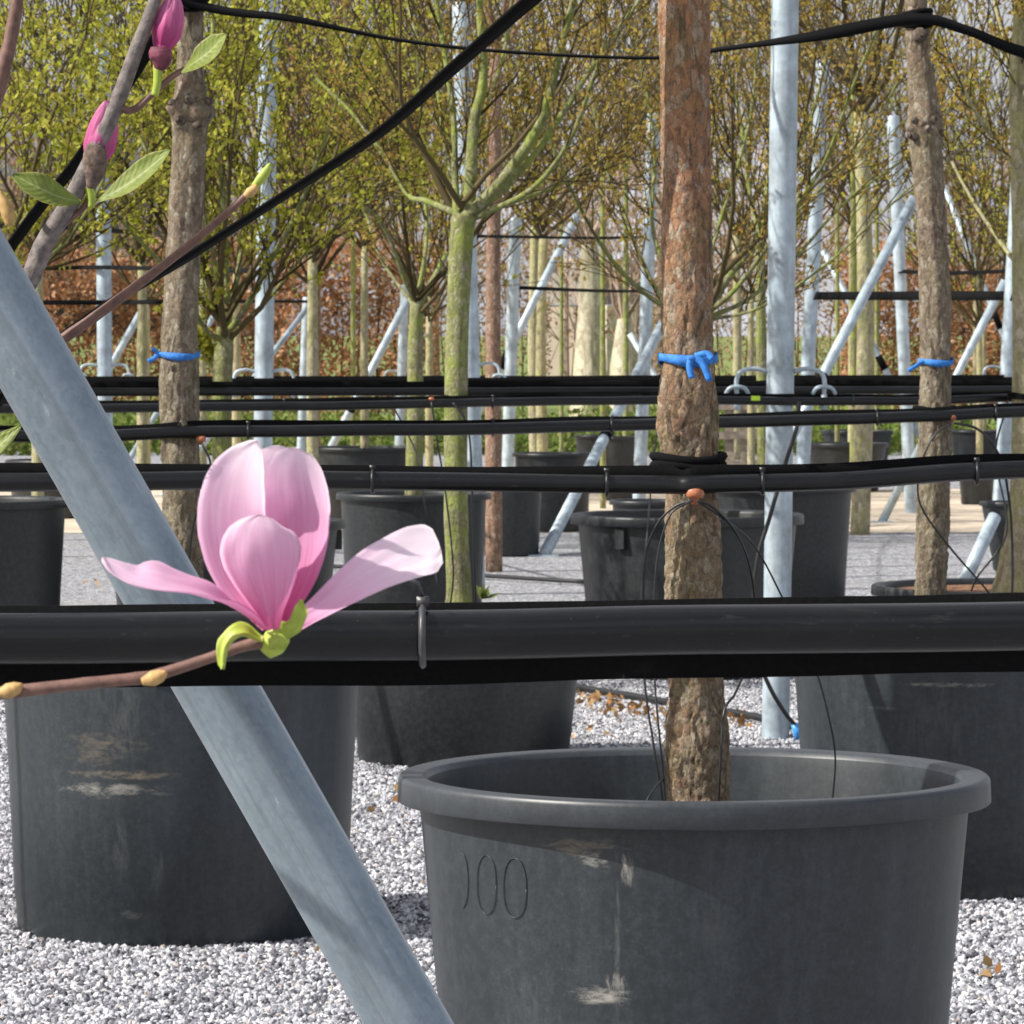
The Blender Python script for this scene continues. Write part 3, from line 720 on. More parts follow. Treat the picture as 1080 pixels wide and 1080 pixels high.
stubs(right_tree, [(963, 143, -.7, .1, .012), (978, 136, .1, .2, .010), (989, 141, .8, .1, .012), (966, 128, -.6, .4, .011), (984, 127, .5, .4, .010), (972, 36, .3, .1, .016)], 13.4, .05)

# blue ribbons tied round the trunks
def ribbon(label, x, y, d, r, tails, lean=0):
    c = P(x, y, d); t = thing('blue_ribbon', c, label, 'ribbon')
    mb = MB(); n = 40; pts = []; hf = []; td = []
    for k in range(n + 1):
        a = 2 * math.pi * k / n
        o = Vector((math.cos(a), math.sin(a), 0))
        pts.append(c + o * (r + .004) + Vector((0, 0, .004 * math.sin(a * 2 + 1) + lean * math.cos(a)))); hf.append(Vector((0, 0, .0085 + .002 * math.sin(3 * a)))); td.append(o)
    mb.strip(pts, hf, td, .002); part('band', mb, M['blue'], t)
    for tl in tails:
        q = crom([P(px, py, d - r - .012 - .004 * i) for i, (px, py) in enumerate(tl)], 5); m = len(q)
        side = [(q[min(i + 1, m - 1)] - q[max(i - 1, 0)]).normalized().cross(Vector((0, 1, 0))) * .006 for i in range(m)]
        mb = MB(); mb.strip(q, side, [Vector((0, -1, 0))] * m, .0012); part('tail', mb, M['blue'], t)
    mb = MB(); k = P(tails[0][0][0], tails[0][0][1], d - r - .01); mb.tube([k + Vector((-.009, 0, 0)), k, k + Vector((.009, 0, 0))], [.003, .0065, .003], 7); part('knot', mb, M['blue'], t)
ribbon('bright blue ribbon with two hanging tails on the foremost trunk', 725.5, 379, 8.2, .048, [[(729, 378), (727, 386), (730, 399)], [(733, 376), (741, 384), (749, 402)], [(733, 376), (745, 373), (751, 378)]])
ribbon('blue ribbon with a short left tail on the knobbly left trunk', 189, 375, 12.45, .052, [[(166, 375), (161, 379), (156, 381)], [(167, 373), (163, 369), (160, 368)]])
ribbon('blue ribbon on the right-hand trunk below the strap', 987, 382, 13.4, .047, [[(972, 382), (966, 386), (958, 391)]])

# ------------------------------------------------------------------ rails: irrigation pipe zip-tied to a webbing strap
def path_at(pts, x):
    xs = [p[0] for p in pts]; return tuple(float(np.interp(x, xs, [p[i] for p in pts])) for i in (1, 2, 3))
def rail(label, pts, pr, strap_h, ties, caps, group=None, seed=0, x0=None, x1=None):
    """pts: (x, y pipe, d, y strap) photo columns; extended to both sides along the row"""
    xs = [p[0] for p in pts]
    a, b = pts[0], pts[1]; z, y_ = pts[-1], pts[-2]
    ext = 500 * 8.2 / a[2] if x0 is None else x0
    kl = (b[2] - a[2]) / (b[0] - a[0]); kr = (z[2] - y_[2]) / (z[0] - y_[0])
    full = [(a[0] - ext, a[1], a[2] - kl * ext, a[3])] + list(pts) + [(z[0] + ext, z[1], z[2] + kr * ext, z[3])]
    n = 160; X0, X1 = full[0][0], full[-1][0]
    line, sline = [], []
    pp = crom([(p[0], p[1], p[2]) for p in full], 14); sp = crom([(p[0], p[3], p[2]) for p in full], 14)
    for q in pp:
        w_ = P(q[0], q[1], q[2]); line.append(w_ + Vector((0, 0, .002 * noise.noise(Vector((w_.x * 4, seed, 0))))))
    for q in sp:
        w_ = P(q[0], q[1], q[2] + pr + .006); sline.append(w_ + Vector((0, 0, .004 * noise.noise(Vector((w_.x * 3, seed, 5))))))
    t = thing('irrigation_rail', line[len(line) // 2], label, 'rail', group)
    mb = MB(); mb.tube(line, pr, 20 if pr * F / pts[0][2] > 12 else 10); pipe_o = part('pipe', mb, M['pipe'], t)
    m = len(sline); mb = MB()
    hf = []
    for i, s in enumerate(sline):
        tw = .25 * noise.noise(Vector((s.x * 1.4, seed, 9)))
        hf.append(Vector((0, math.sin(tw), math.cos(tw))) * (strap_h / 2) * (1 + .08 * noise.noise(Vector((s.x * 6, seed, 2)))))
    mb.strip(sline, hf, [Vector((0, -1, 0))] * m, .004); part('strap', mb, M['strap'], t)
    for x in ties:
        y, d, ys = path_at(full, x); c = P(x, y, d); mb = MB(); k = 14
        q = [c + Vector((.0, math.cos(2 * math.pi * i / k) * (pr + .004), math.sin(2 * math.pi * i / k) * (pr + .004))) for i in range(k + 1)]
        mb.tube(q, .0032, 5); mb.box(c + Vector((0, -.003, pr + .007)), .010, .010, .008)
        if d < 5: mb.tube([c + Vector((0, 0, pr + .008)), c + Vector((-.004, -.012, pr + .022)), c + Vector((-.012, -.016, pr + .026))], [.003, .0025, .001], 4)
        part('cable_tie', mb, M['tie' if d < 5 else 'cable'], pipe_o)
    for (x, y, r) in caps:
        _, d, _ = path_at(full, x); c = P(x, y, d - pr * .4); mb = MB()
        mb.lathe([(.001, r * .7), (r * .7, r * .62), (r * .98, r * .3), (r, -.1 * r), (r * .8, -r * .55), (r * .45, -r * .6), (r * .4, -r * 1.2), (.001, -r * 1.2)], 16, c)
        part('emitter_cap', mb, M['copper'], t)
    return t, full
R0 = [(-60, 673, 3.68, 682), (240, 671.5, 3.72, 681), (450, 670, 3.76, 679), (760, 665, 3.81, 673), (1140, 659, 3.87, 667)]
rail0, _ = rail('thick black irrigation pipe crossing right in front, under the flower', R0, .0205, .066, [446], [], x0=700, seed=1)
R1 = [(-40, 509, 7.93, 500), (240, 506, 8.0, 500), (470, 508, 8.06, 503), (690, 511, 8.115, 502), (745, 511, 8.115, 501), (880, 507, 8.2, 498), (1120, 494, 8.36, 489)]
rail1, _ = rail('black pipe and strap rail tied to the foremost trunk', R1, .0165, .036, [300, 393, 640, 804, 1030], [(733, 520, .0165)], seed=2)
R2 = [(60, 460, 12.25, 456), (150, 458, 12.34, 455), (240, 455, 12.42, 450), (470, 453, 12.62, 450), (600, 450, 12.8, 447), (700, 447, 12.95, 445), (860, 443, 13.15, 440), (985, 439, 13.3, 436), (1100, 434, 13.45, 431)]
rail2, _ = rail('black pipe rail running past the two blue-tied trunks of the second row', R2, .0165, .036, [262, 520, 645, 925, 1050], [(212, 463, .0135), (1004, 440, .013)], seed=3)
R3 = [(60, 431, 16.7, 428), (240, 429, 16.95, 426), (350, 428, 17.1, 424), (487, 425, 17.42, 422), (600, 423, 17.7, 420), (720, 422, 17.95, 419), (825, 423, 18.12, 420), (960, 423, 18.3, 420), (1100, 419, 18.6, 416)]
rail3, _ = rail('thin black rail tied to the mossy green trunk', R3, .017, .034, [300, 520, 900], [(455, 421, .011), (1062, 421, .012)], seed=4)
R4 = [(0, 414, 20.8, 410), (240, 413, 21.2, 408), (470, 413, 21.6, 408), (720, 412, 22.0, 407), (1100, 411, 22.6, 406)]
rail4, _ = rail('black rail in the fourth row, just above the mossy trunk rail', R4, .02, .05, [], [], seed=5)
R5 = [(0, 407, 25.6, 404), (470, 406, 26.2, 403), (1100, 404, 27.2, 402)]
rail5, _ = rail('black rail hung on the hooks of the middle poles', R5, .02, .05, [], [(520, 408, .012)], seed=6)
R6 = [(0, 403, 31, 401), (540, 402, 32, 400), (1100, 401, 33, 399)]
rail6, _ = rail('farthest black rail, topmost of the dark bundle', R6, .02, .05, [], [], seed=7)

def hose(name, label, pts, r, mat=None, cat='tube', parent=None, n=8, group=None):
    q = crom([P(*p) for p in pts], 8); mb = MB(); mb.tube(q, r, n)
    if parent is not None: return part(name, mb, mat or M['cable'], parent)
    o = obj(name, mb.mesh(name, True, q[0]), mat or M['cable'], None, q[0]); return tag(o, label, cat, group)
# drip tubes from the rails to the pots
for pts, r in (([(731, 528, 8.08), (712, 534, 8.09), (694, 552, 8.1), (681, 585, 8.12), (677, 640, 8.12), (680, 720, 8.12), (690, 790, 8.1), (698, 838, 8.1), (699, 870, 8.1)], .0021),
               ([(735, 528, 8.08), (752, 535, 8.09), (775, 560, 8.12), (790, 595, 8.2), (796, 640, 8.25), (791, 690, 8.2), (776, 730, 8.15), (764, 750, 8.12), (760, 800, 8.1), (757, 860, 8.1)], .0024),
               ([(736, 529, 8.08), (760, 545, 8.1), (795, 575, 8.2), (826, 632, 8.3), (858, 700, 8.32), (875, 760, 8.3), (881, 800, 8.3), (878, 845, 8.28), (877, 872, 8.28)], .0018),
               ([(728, 529, 8.08), (706, 545, 8.08), (692, 600, 8.08), (690, 700, 8.08), (694, 760, 8.06), (700, 820, 8.06), (703, 870, 8.06)], .0018),
               ([(699, 822, 8.06), (690, 832, 8.02), (680, 850, 8.0), (676, 875, 8.0)], .0018)):
    hose('drip_tube', None, pts, r, None, parent=rail1)
for pts, r in (([(1006, 446, 13.26), (1030, 452, 13.3), (1048, 470, 13.3), (1060, 500, 13.35), (1067, 560, 13.4), (1066, 640, 13.4), (1050, 668, 13.4), (1035, 690, 13.4)], .004),
               ([(1003, 447, 13.26), (985, 460, 13.25), (972, 490, 13.25), (970, 530, 13.25), (1000, 575, 13.25), (1045, 628, 13.25), (1060, 660, 13.3), (1070, 690, 13.35)], .003),
               ([(213, 468, 12.36), (222, 490, 12.34), (215, 520, 12.34), (203, 560, 12.36), (196, 640, 12.36), (196, 690, 12.38)], .003)):
    hose('drip_tube', None, pts, r, None, parent=rail2)
for pts, r in (([(455, 424, 17.3), (462, 470, 17.3), (470, 520, 17.32), (478, 600, 17.35), (474, 645, 17.4)], .0035),
               ([(478, 425, 17.35), (489, 440, 17.34), (496, 470, 17.35), (499, 560, 17.4), (502, 645, 17.45)], .004),
               ([(1063, 425, 18.4), (1050, 480, 18.4), (1062, 560, 18.3), (1030, 610, 18.3), (1020, 640, 18.3)], .004),
               ([(843, 424, 18.05), (840, 452, 18.0), (828, 490, 18.0), (812, 545, 18.0), (799, 590, 18.0), (795, 640, 18.0), (799, 690, 18.0), (812, 725, 18.0), (828, 752, 18.02), (838, 764, 18.05)], .0085)):
    hose('drip_tube', None, pts, r, None, parent=rail3)
for pts, r in (([(700, 410, 21.9), (690, 480, 21.4), (683, 560, 21.0), (679, 620, 21.0), (680, 690, 21.1)], .004),
               ([(405, 410, 21.5), (440, 480, 22), (446, 520, 23.5), (452, 560, 24.5), (462, 620, 24.5)], .004)):
    hose('drip_tube', None, pts, r, None, parent=rail4)
mb = MB(); c = P(841, 772, 18.05); mb.tube([c + Vector((-.012, 0, .03)), c, c + Vector((.004, 0, -.028))], [.014, .018, .014], 10)
part('end_plug', mb, simple('blue_plug', (.05, .3, .75), .4, 0, .2, 40, 0), rail3)

def trunk_loop(x, y, d, r, n_turn, parent, rr=.008):
    k = P(x, y, d); mb = MB()
    for j in range(n_turn):
        m = 28; mb.tube([k + Vector((math.cos(6.2832 * i / m) * (r + rr), math.sin(6.2832 * i / m) * (r + rr), (j - (n_turn - 1) / 2) * rr * 1.7 + .004 * math.sin(6.2832 * i / m * 2 + j))) for i in range(m + 1)], rr, 6)
    part('trunk_loop', mb, M['strap'], parent)
trunk_loop(726, 487, 8.2, .054, 2, rail1); trunk_loop(481, 421, 17.55, .045, 2, rail3); trunk_loop(189, 455, 12.45, .055, 2, rail2); trunk_loop(986, 434, 13.4, .05, 2, rail2); trunk_loop(1079, 418, 18.45, .048, 2, rail3)
mb = MB(); mb.box(P(797, 420, 18.05), .035, .004, .018); part('lime_tag', mb, simple('lime_tag', (.5, .75, .05), .5, 0, .1, 30, 0), rail3, False)
# ------------------------------------------------------------------ webbing straps overhead
def strap(label, pts, widths, name='webbing_strap', knot=None, group=None, th=.003, mat=None, wm=.045):
    """pts (x, y, d); widths in metres (visible height: the webbing is twisted)"""
    q = crom([P(*p) for p in pts], 10); m = len(q); ws = lerp_list(widths, m)
    t = thing(name, q[0], label, 'strap', group); mb = MB(); hf = []; td = []
    for i in range(m):
        a = (q[min(i + 1, m - 1)] - q[max(i - 1, 0)]).normalized(); perp = a.cross(Vector((0, 1, 0))).normalized()
        tw = math.acos(min(1, ws[i] / wm)); h = perp * math.cos(tw) + Vector((0, 1, 0)) * math.sin(tw) 
        hf.append(h * wm / 2); td.append(a.cross(h).normalized())
    mb.strip(q, hf, td, th + .003); part('band', mb, mat or M['strap'], t)
    for (x, y, d, r) in (knot or ()):
        mb = MB(); k = P(x, y, d)
        for j in range(3):
            n = 20; mb.tube([k + Vector((math.cos(6.283 * i / n) * (r + .006), math.sin(6.283 * i / n) * (r + .006), (j - 1) * .016 + .006 * math.sin(6.283 * i / n + j))) for i in range(n + 1)], .009, 6)
        mb.tube([k + Vector((-.03, -r - .01, .01)), k + Vector((0, -r - .02, -.004)), k + Vector((.035, -r - .008, .006))], [.008, .017, .008], 8)
        part('knot', mb, M['strap'], t)
    return t
strap('black strap strung above from the left trunk past the foremost trunk to the right trunk',
      [(-120, -150, 12.2), (60, -70, 12.3), (200, 2, 12.38), (310, 20, 12.5), (420, 42, 12.65), (540, 55, 12.8), (690, 61, 12.95), (760, 52, 13.05), (860, 38, 13.15), (964, 20, 13.3), (1020, 32, 13.4), (1090, 58, 13.5), (1250, 90, 13.7)],
      [.03, .03, .022, .018, .008, .007, .006, .008, .012, .036, .03, .026, .034, .03], knot=[(201, 2, 12.45, .036), (967, 20, 13.4, .034)])
strap('long slanting black strap from the foremost trunk down behind the slanting pipe',
      [(724, -118, 8.14), (640, -62, 8.12), (560, 0, 8.1), (480, 70, 8.1), (400, 140, 8.08), (300, 206, 8.06), (200, 270, 8.05), (70, 352, 8.02), (-60, 480, 8.0), (-420, 800, 7.95), (-850, 1345, 7.9)],
      [.024, .021, .019, .015, .011, .008, .008, .007, .012, .03, .03], knot=[(722, -120, 8.2, .045)])
strap('short dark strap crossing behind the upper magnolia branch at top left',
      [(188, 3, 12.4), (130, 95, 12.3), (80, 172, 12.25), (15, 255, 12.2), (-200, 560, 12.1), (-480, 990, 12.0)], [.03, .024, .022, .022, .03, .03])
G = 'dark straps strung high between the far poles'
for lab, pts, wd in (('broad black strap between far poles on the right, lower of two', [(855, 312, 36), (950, 312, 35), (1062, 312, 33), (1200, 314, 32)], [.06, .07, .06]),
                     ('thin black strap on the far right, higher of two', [(945, 286, 41), (1000, 288, 40.5), (1068, 286, 40), (1200, 284, 39)], [.03, .03, .03]),
                     ('dark far strap on the left, lowest of three', [(-80, 319, 33), (110, 319, 33.2), (200, 318, 33.5), (330, 318, 48)], [.03, .03, .03]),
                     ('dark far strap on the left, middle of three', [(-80, 282, 33), (40, 283, 33), (110, 282, 33.2), (278, 286, 27.2)], [.03, .025, .03]),
                     ('dark far strap on the left, highest of three', [(-80, 238, 33), (60, 239, 33), (110, 243, 33.2), (160, 246, 40)], [.03, .04, .03]),
                     ('dark far strap near the stout pale trunk, higher of two', [(500, 249, 28.3), (560, 250, 34), (630, 251, 38), (680, 250, 38)], [.02, .02, .02]),
                     ('dark far strap near the stout pale trunk, lower of two', [(541, 303, 41), (585, 305, 41), (640, 307, 40), (682, 307, 38.5)], [.03, .025, .02])):
    strap(lab, pts, wd, group=G, wm=.075)

# ------------------------------------------------------------------ galvanised poles and braces
def pole(label, xb, xt, yref, d, w_m, H=3.7, hooks=(), sleeve=False, name='galvanised_pole', caps=True):
    """vertical post: xb column at its foot, xt column at row yref"""
    fy = HY + HC * F / d; f = P(xb, fy, d); f.z = 0
    t = thing(name, f, label, 'pole', 'galvanised poles of the nursery frame')
    k = ((xt - xb) * d / F) / (HC - (yref - HY) * d / F)
    mb = MB(); mb.lathe([(.001, -.25)] + [(w_m / 2 * (1 + .004 * math.sin(i)), -.25 + (H + .25) * i / 24) for i in range(25)] + [(w_m * .45, H + .008), (.001, H + .012)], 24)
    for v in mb.v: v.x += k * v.z
    mb.v = [v + f for v in mb.v]; part('post', mb, M['galv'], t)
    for (side, y) in hooks:
        z = HC - (y - HY) * d / F; c = f + Vector((k * z, 0, z)); s = side * 1.0
        r = w_m / 2
        q = crom([c + Vector((s * (r - .004), -.01, .0)), c + Vector((s * (r + .05), -.012, .012)), c + Vector((s * (r + .1), -.014, .0)), c + Vector((s * (r + .118), -.014, -.035)), c + Vector((s * (r + .116), -.014, -.1))], 5)
        mb = MB(); mb.tube(q, .009, 8); hk = part('hook', mb, M['galv'], t)
        e = q[-1]; mb = MB(); mb.tube(crom([e + Vector((-.045, 0, .012)), e + Vector((-.03, -.01, .035)), e + Vector((0, -.012, .042)), e + Vector((.03, -.01, .035)), e + Vector((.045, 0, .012))], 4), .008, 6)
        mb.tube([e + Vector((0, 0, .01)), e + Vector((0, 0, -.05))], .013, 8); part('clamp', mb, M['galv'], hk)
    return t
pole('tall thick galvanised pole just right of the foremost trunk', 818, 828, 0, 18.2, .108, 3.9, [(-1, 392), (1, 392)])
pole('galvanised pole close behind the mossy green trunk', 502, 494, 300, 28.3, .115, 3.6, [(1, 385)])
pole('galvanised pole rising through the tree left of the flower', 275, 281, 200, 27, .11, 3.6, [(-1, 392), (1, 392)])
pole('galvanised pole at far left beside the slanting pipe', 112, 109, 200, 33.5, .11, 3.9, [(-1, 386), (1, 386)])
pole('thin galvanised pole right of the mossy trunk, behind the slanted brace', 534, 543, 250, 41, .108, 2.6)
pole('galvanised pole right behind the tall thick pole, mottled', 843, 860, 230, 36, .11, 3.7, [(-1, 390)])
pole('galvanised pole left of the right-hand blue-tied trunk', 961, 942, 130, 41, .11, 3.5)
pole('galvanised pole near the right edge between two trunks', 1052, 1072, 230, 33, .112, 3.5, [(-1, 388)])
pole('galvanised pole just left of the foremost trunk', 673, 684, 260, 38.5, .108, 3.4)
pole('slim far pole left of the mossy trunk', 419, 427, 300, 45, .09, 2.05, [(-1, 392)])
pole('slim far pole right of the pink flower', 316, 324, 300, 48, .09, 1.95)

def brace(label, a, b, w_m, mat=None, sleeve=True, name='support_brace'):
    """slanted tube from photo point a (x, y, d) to b; continued down to the ground"""
    A, B = P(*a), P(*b); dr = (B - A)
    if dr.z > 0: A, B = B, A; dr = -dr
    k = (0.0 - A.z) / dr.z; foot = A + dr * k; foot.z = 0
    t = thing(name, foot, label, 'brace', 'slanted galvanised braces')
    mb = MB(); mb.tube([A, A.lerp(foot, .5), foot], w_m / 2, 20); part('tube', mb, mat or M['galv'], t)
    if sleeve:
        m = A.lerp(foot, .47); e = A.lerp(foot, .53); s = MB(); s.tube([m, e], w_m / 2 + .004, 14); part('sleeve', s, M['strap'], t)
    mb = MB(); mb.box(foot + Vector((0, 0, .006)), w_m * 2.6, w_m * 2.2, .012); part('foot_plate', mb, mat or M['galv'], t, False)
    return t
brace('slanted brace leaning from behind the foremost trunk down to the gravel', (699, 342, 38), (575, 583, 33.2), .085)
brace('slanted brace right of the mossy trunk with its top near the dark strap', (609, 226, 43), (512, 420, 43), .075, None, True)
brace('long pale brace leaning left of the right-hand trunk', (964, 209, 31), (862, 408, 30.5), .07)
brace('thin brace leaning the other way, crossing the long pale brace', (868, 264, 52), (941, 404, 52), .075)
brace('thin mottled brace high up right of the right-hand trunk', (995, 195, 60), (1024, 268, 60), .075)
brace('slanted brace in front of the right hedge', (1060, 296, 39), (1008, 398, 39), .07)
brace('slanted white brace leg low at the right edge behind the mulch pot', (1049, 545, 29.5), (1018, 612, 29.2), .085, None, False)
brace('slanted brace beside the far left pole', (155, 318, 45), (118, 384, 45), .07)
brace('slanted brace left of the slim far pole by the flower', (324, 325, 47.6), (288, 372, 47), .06)
brace('slanted brace left of the thin mossy tree behind the flower', (431, 314, 41), (345, 480, 41), .07)
brace('slanted brace just right of the knobbly trunk, low between rails', (232, 322, 50), (205, 368, 50), .06)
brace('thin crossed brace left of the foremost trunk', (664, 352, 47), (682, 382, 47), .06)
# the big slanting pipe in front with the post it props (post stands outside the picture on the left)
def big_brace():
    A = P(-690, -890, 4.0); A = P(-650, -820, 3.97); Bt = P(180, 640, 3.93); Bb = P(431, 1080, 3.93)
    dr = Bb - Bt; foot = Bb + dr * (-Bb.z / dr.z); foot.z = 0
    top = Bt + (Bt - Bb) * 2.6
    f = Vector((top.x + .02, top.y + .03, 0))
    t = thing('prop_pipe', foot, 'thick galvanised pipe slanting across the front left, behind the black pipe', 'pipe')
    mb = MB(); m = 40; LL = (top - foot).length; mb.tube([Vector((0, 0, LL * i / m)) for i in range(m + 1)], .0335, 48)
    o = obj('tube', mb.mesh('tube'), M['galv_near'], t); o.rotation_euler = (top - foot).to_track_quat('Z', 'Y').to_euler(); sharp(o, 60)
    mb = MB(); mb.box(foot + Vector((0, 0, .005)), .16, .14, .01); part('foot_plate', mb, M['galv_near'], t, False)
    p = thing('galvanised_pole', f, 'galvanised end post outside the left edge holding the front pipe', 'pole', 'galvanised poles of the nursery frame')
    mb = MB(); mb.tube([f + Vector((0, 0, -.2)), f + Vector((0, 0, 3.0))], .05, 24); part('post', mb, M['galv_near'], p)
    g = Vector((1.75, 4.02, 0))
    p = thing('galvanised_pole', g, 'galvanised end post outside the right edge holding the front pipe', 'pole', 'galvanised poles of the nursery frame')
    mb = MB(); mb.tube([g + Vector((0, 0, -.2)), g + Vector((0, 0, 3.0))], .05, 24); part('post', mb, M['galv_near'], p)
big_brace()

# ------------------------------------------------------------------ nursery trees with crowns in view
def px_limbs(lst, d):
    out = []
    for pts, r0, r1, dd in lst:
        n = len(pts); out.append(([P(x, y, d + dd * i / (n - 1)) for i, (x, y) in enumerate(pts)], r0, r1))
    return out
d1 = 17.55
limbs_tree('mossy_tree', 'mossy green tree with spreading limbs in the middle', (P(487, 630, d1).x, d1, .57),
    [P(484, 646, d1), P(484, 620, d1), P(481, 540, d1), P(481, 420, d1), P(483, 330, d1), P(487, 250, d1), P(490, 226, d1)], [.056, .047, .045, .044, .043, .046, .046], P(488, 228, d1),
    px_limbs([([(494, 230), (496, 200), (500, 130), (510, 80), (506, 0), (512, -60)], .027, .010, .1), ([(482, 228), (480, 190), (478, 120), (468, 50), (455, -30)], .016, .008, .3),
              ([(496, 226), (530, 190), (570, 130), (588, 65), (600, 20), (620, -60)], .026, .011, -.4), ([(498, 228), (550, 180), (600, 110), (625, 70), (660, 20), (690, -20)], .015, .007, .5),
              ([(500, 230), (560, 200), (600, 150), (625, 85), (640, 40)], .013, .005, -.7), ([(484, 226), (450, 212), (430, 205), (402, 160), (370, 118), (330, 80)], .013, .006, .5),
              ([(486, 222), (470, 160), (462, 100), (440, 40), (420, -30)], .011, .005, .8), ([(500, 226), (540, 214), (600, 190), (640, 165)], .009, .004, .4), ([(494, 220), (500, 150), (530, 60), (545, -30)], .012, .006, .9)], d1),
    M['mossbark'], M['twig'], M['leaf_olive'], .014, 3, 3, 1.1, (.7, 1.2), (5, 4))
d2 = 21.4
limbs_tree('mossy_tree', 'bushy yellow-green tree forking low behind the knobbly left trunk', (P(236, 540, d2).x, d2, .67),
    [P(234, 566, d2), P(235, 520, d2), P(234, 440, d2), P(235, 390, d2), P(238, 345, d2)], [.052, .048, .046, .047, .04], P(238, 348, d2),
    px_limbs([([(240, 350), (238, 300), (236, 230), (232, 140), (225, 40), (222, -40)], .022, .008, .3), ([(240, 352), (262, 320), (285, 275), (315, 220), (345, 140), (370, 60)], .017, .007, -.6),
              ([(236, 352), (222, 310), (205, 250), (180, 170), (150, 90)], .014, .006, .6), ([(234, 358), (215, 345), (180, 290), (130, 235), (90, 190)], .013, .005, -.5), ([(242, 352), (275, 325), (320, 270), (370, 225), (410, 190)], .010, .004, .6),
              ([(240, 345), (252, 280), (262, 200), (280, 100), (290, 0)], .014, .006, .8), ([(236, 345), (225, 270), (200, 150), (190, 50), (170, -20)], .012, .006, -.7), ([(226, 392), (214, 372), (190, 345)], .012, .008, .1),
              ([(238, 345), (210, 280), (150, 150), (90, 60), (40, 0)], .011, .005, .8)], d2),
    M['mossbark'], M['twig'], M['leaf_spring'], .019, 6, 7, 1.5, (.6, 1.2), (7, 4))
d3 = 25.0
limbs_tree('mossy_tree', 'slender mossy tree left of the mossy green trunk, lower fork', (P(436, 519, d3).x, d3, .67),
    [P(436, 530, d3), P(438, 440, d3), P(438, 370, d3), P(440, 318, d3)], [.048, .044, .042, .036], P(440, 320, d3),
    px_limbs([([(442, 320), (462, 285), (478, 250), (490, 190)], .018, .008, .4), ([(438, 320), (425, 290), (405, 240), (370, 200), (350, 150)], .016, .006, -.4), ([(440, 318), (450, 250), (446, 180), (440, 60)], .014, .006, .3),
              ([(436, 322), (400, 270), (380, 215), (330, 160)], .010, .005, .8)], d3), M['mossbark'], M['twig'], M['leaf_olive'], .016, 3, 6, 1.5, (.6, 1.2), (6, 4))
d4 = 21.6
limbs_tree('mossy_tree', 'dark-limbed tree fanning out behind the foremost trunk', (P(735, 535, d4).x, d4, .69),
    [P(735, 556, d4), P(735, 480, d4), P(737, 400, d4), P(738, 332, d4)], [.05, .047, .045, .04], P(738, 335, d4),
    px_limbs([([(736, 336), (692, 318), (650, 280), (620, 235), (598, 190), (570, 120)], .014, .006, -.6), ([(737, 334), (700, 316), (675, 270), (660, 230), (640, 180), (625, 110)], .013, .006, .4),
              ([(742, 330), (770, 290), (800, 245), (815, 170), (830, 90), (840, 20)], .022, .008, .5), ([(742, 334), (780, 300), (830, 230), (870, 170), (900, 90), (930, 20)], .013, .006, -.5),
              ([(744, 336), (790, 315), (840, 270), (890, 215), (950, 170)], .012, .005, .5), ([(742, 338), (800, 325), (870, 280), (930, 225), (990, 170)], .009, .004, -.8), ([(740, 330), (752, 260), (790, 130), (800, 30)], .013, .006, .9),
              ([(735, 330), (690, 250), (690, 150), (670, 40)], .012, .006, .9)], d4), M['mossbark'], M['twig'], M['leaf_olive'], .016, 3, 4, 1.5, (.5, 1.1), (6, 4))
d5 = 18.45
limbs_tree('mossy_tree', 'pale mossy trunk at the right picture edge with fine twigs above', (P(1068, 615, d5).x, d5, .57),
    [P(1064, 636, d5), P(1068, 600, d5), P(1078, 520, d5), P(1080, 380, d5), P(1078, 200, d5), P(1074, 90, d5), P(1078, 0, d5), P(1084, -160, d5), P(1090, -340, d5)], [.085, .06, .05, .047, .044, .038, .03, .02, .008], P(1074, 95, d5),
    px_limbs([([(1074, 110), (1068, 80), (1056, 30), (1040, -40)], .018, .008, .3), ([(1076, 112), (1100, 60), (1120, -10)], .018, .008, -.3), ([(1076, 180), (1060, 160), (1030, 120), (1000, 60)], .011, .005, -.5),
              ([(1070, 275), (1055, 255), (1025, 210), (1000, 160), (990, 110)], .010, .004, .6), ([(1078, 160), (1110, 100), (1150, 60)], .012, .005, .4)], d5), M['palebark'], M['twig'], M['leaf_olive'], .015, 3, 6, 1.4, (.5, 1.1), (6, 4))
d6 = 26.2
limbs_tree('mossy_tree', 'olive trunk left of the tall thick pole, crown behind it', (P(803, 500, d6).x, d6, .66),
    [P(806, 530, d6), P(804, 420, d6), P(802, 300, d6), P(802, 245, d6)], [.034, .032, .03, .027], P(802, 250, d6),
    px_limbs([([(802, 250), (790, 200), (780, 120), (760, 30)], .016, .006, .5), ([(804, 250), (830, 190), (860, 110), (880, 20)], .014, .006, -.4), ([(804, 250), (850, 215), (910, 150), (950, 80)], .010, .005, .6)], d6),
    M['mossbark'], M['twig'], M['leaf_olive'], .017, 3, 5, 1.6, (.5, 1.1), (6, 4))
d8 = 20.6
limbs_tree('mossy_tree', 'leafy tree above the left edge pot, crown filling the top left', (P(-34, 500, d8).x, d8, .8),
    [P(-36, 545, d8), P(-34, 440, d8), P(-34, 330, d8)], [.05, .046, .04], P(-34, 335, d8),
    px_limbs([([(-32, 335), (0, 280), (40, 200), (70, 100), (90, 10)], .015, .006, .4), ([(-32, 335), (20, 300), (80, 240), (130, 150)], .012, .005, -.4)], d8), M['mossbark'], M['twig'], M['leaf_spring'], .019, 7, 9, 1.7, (.4, 1.2), (7, 4))

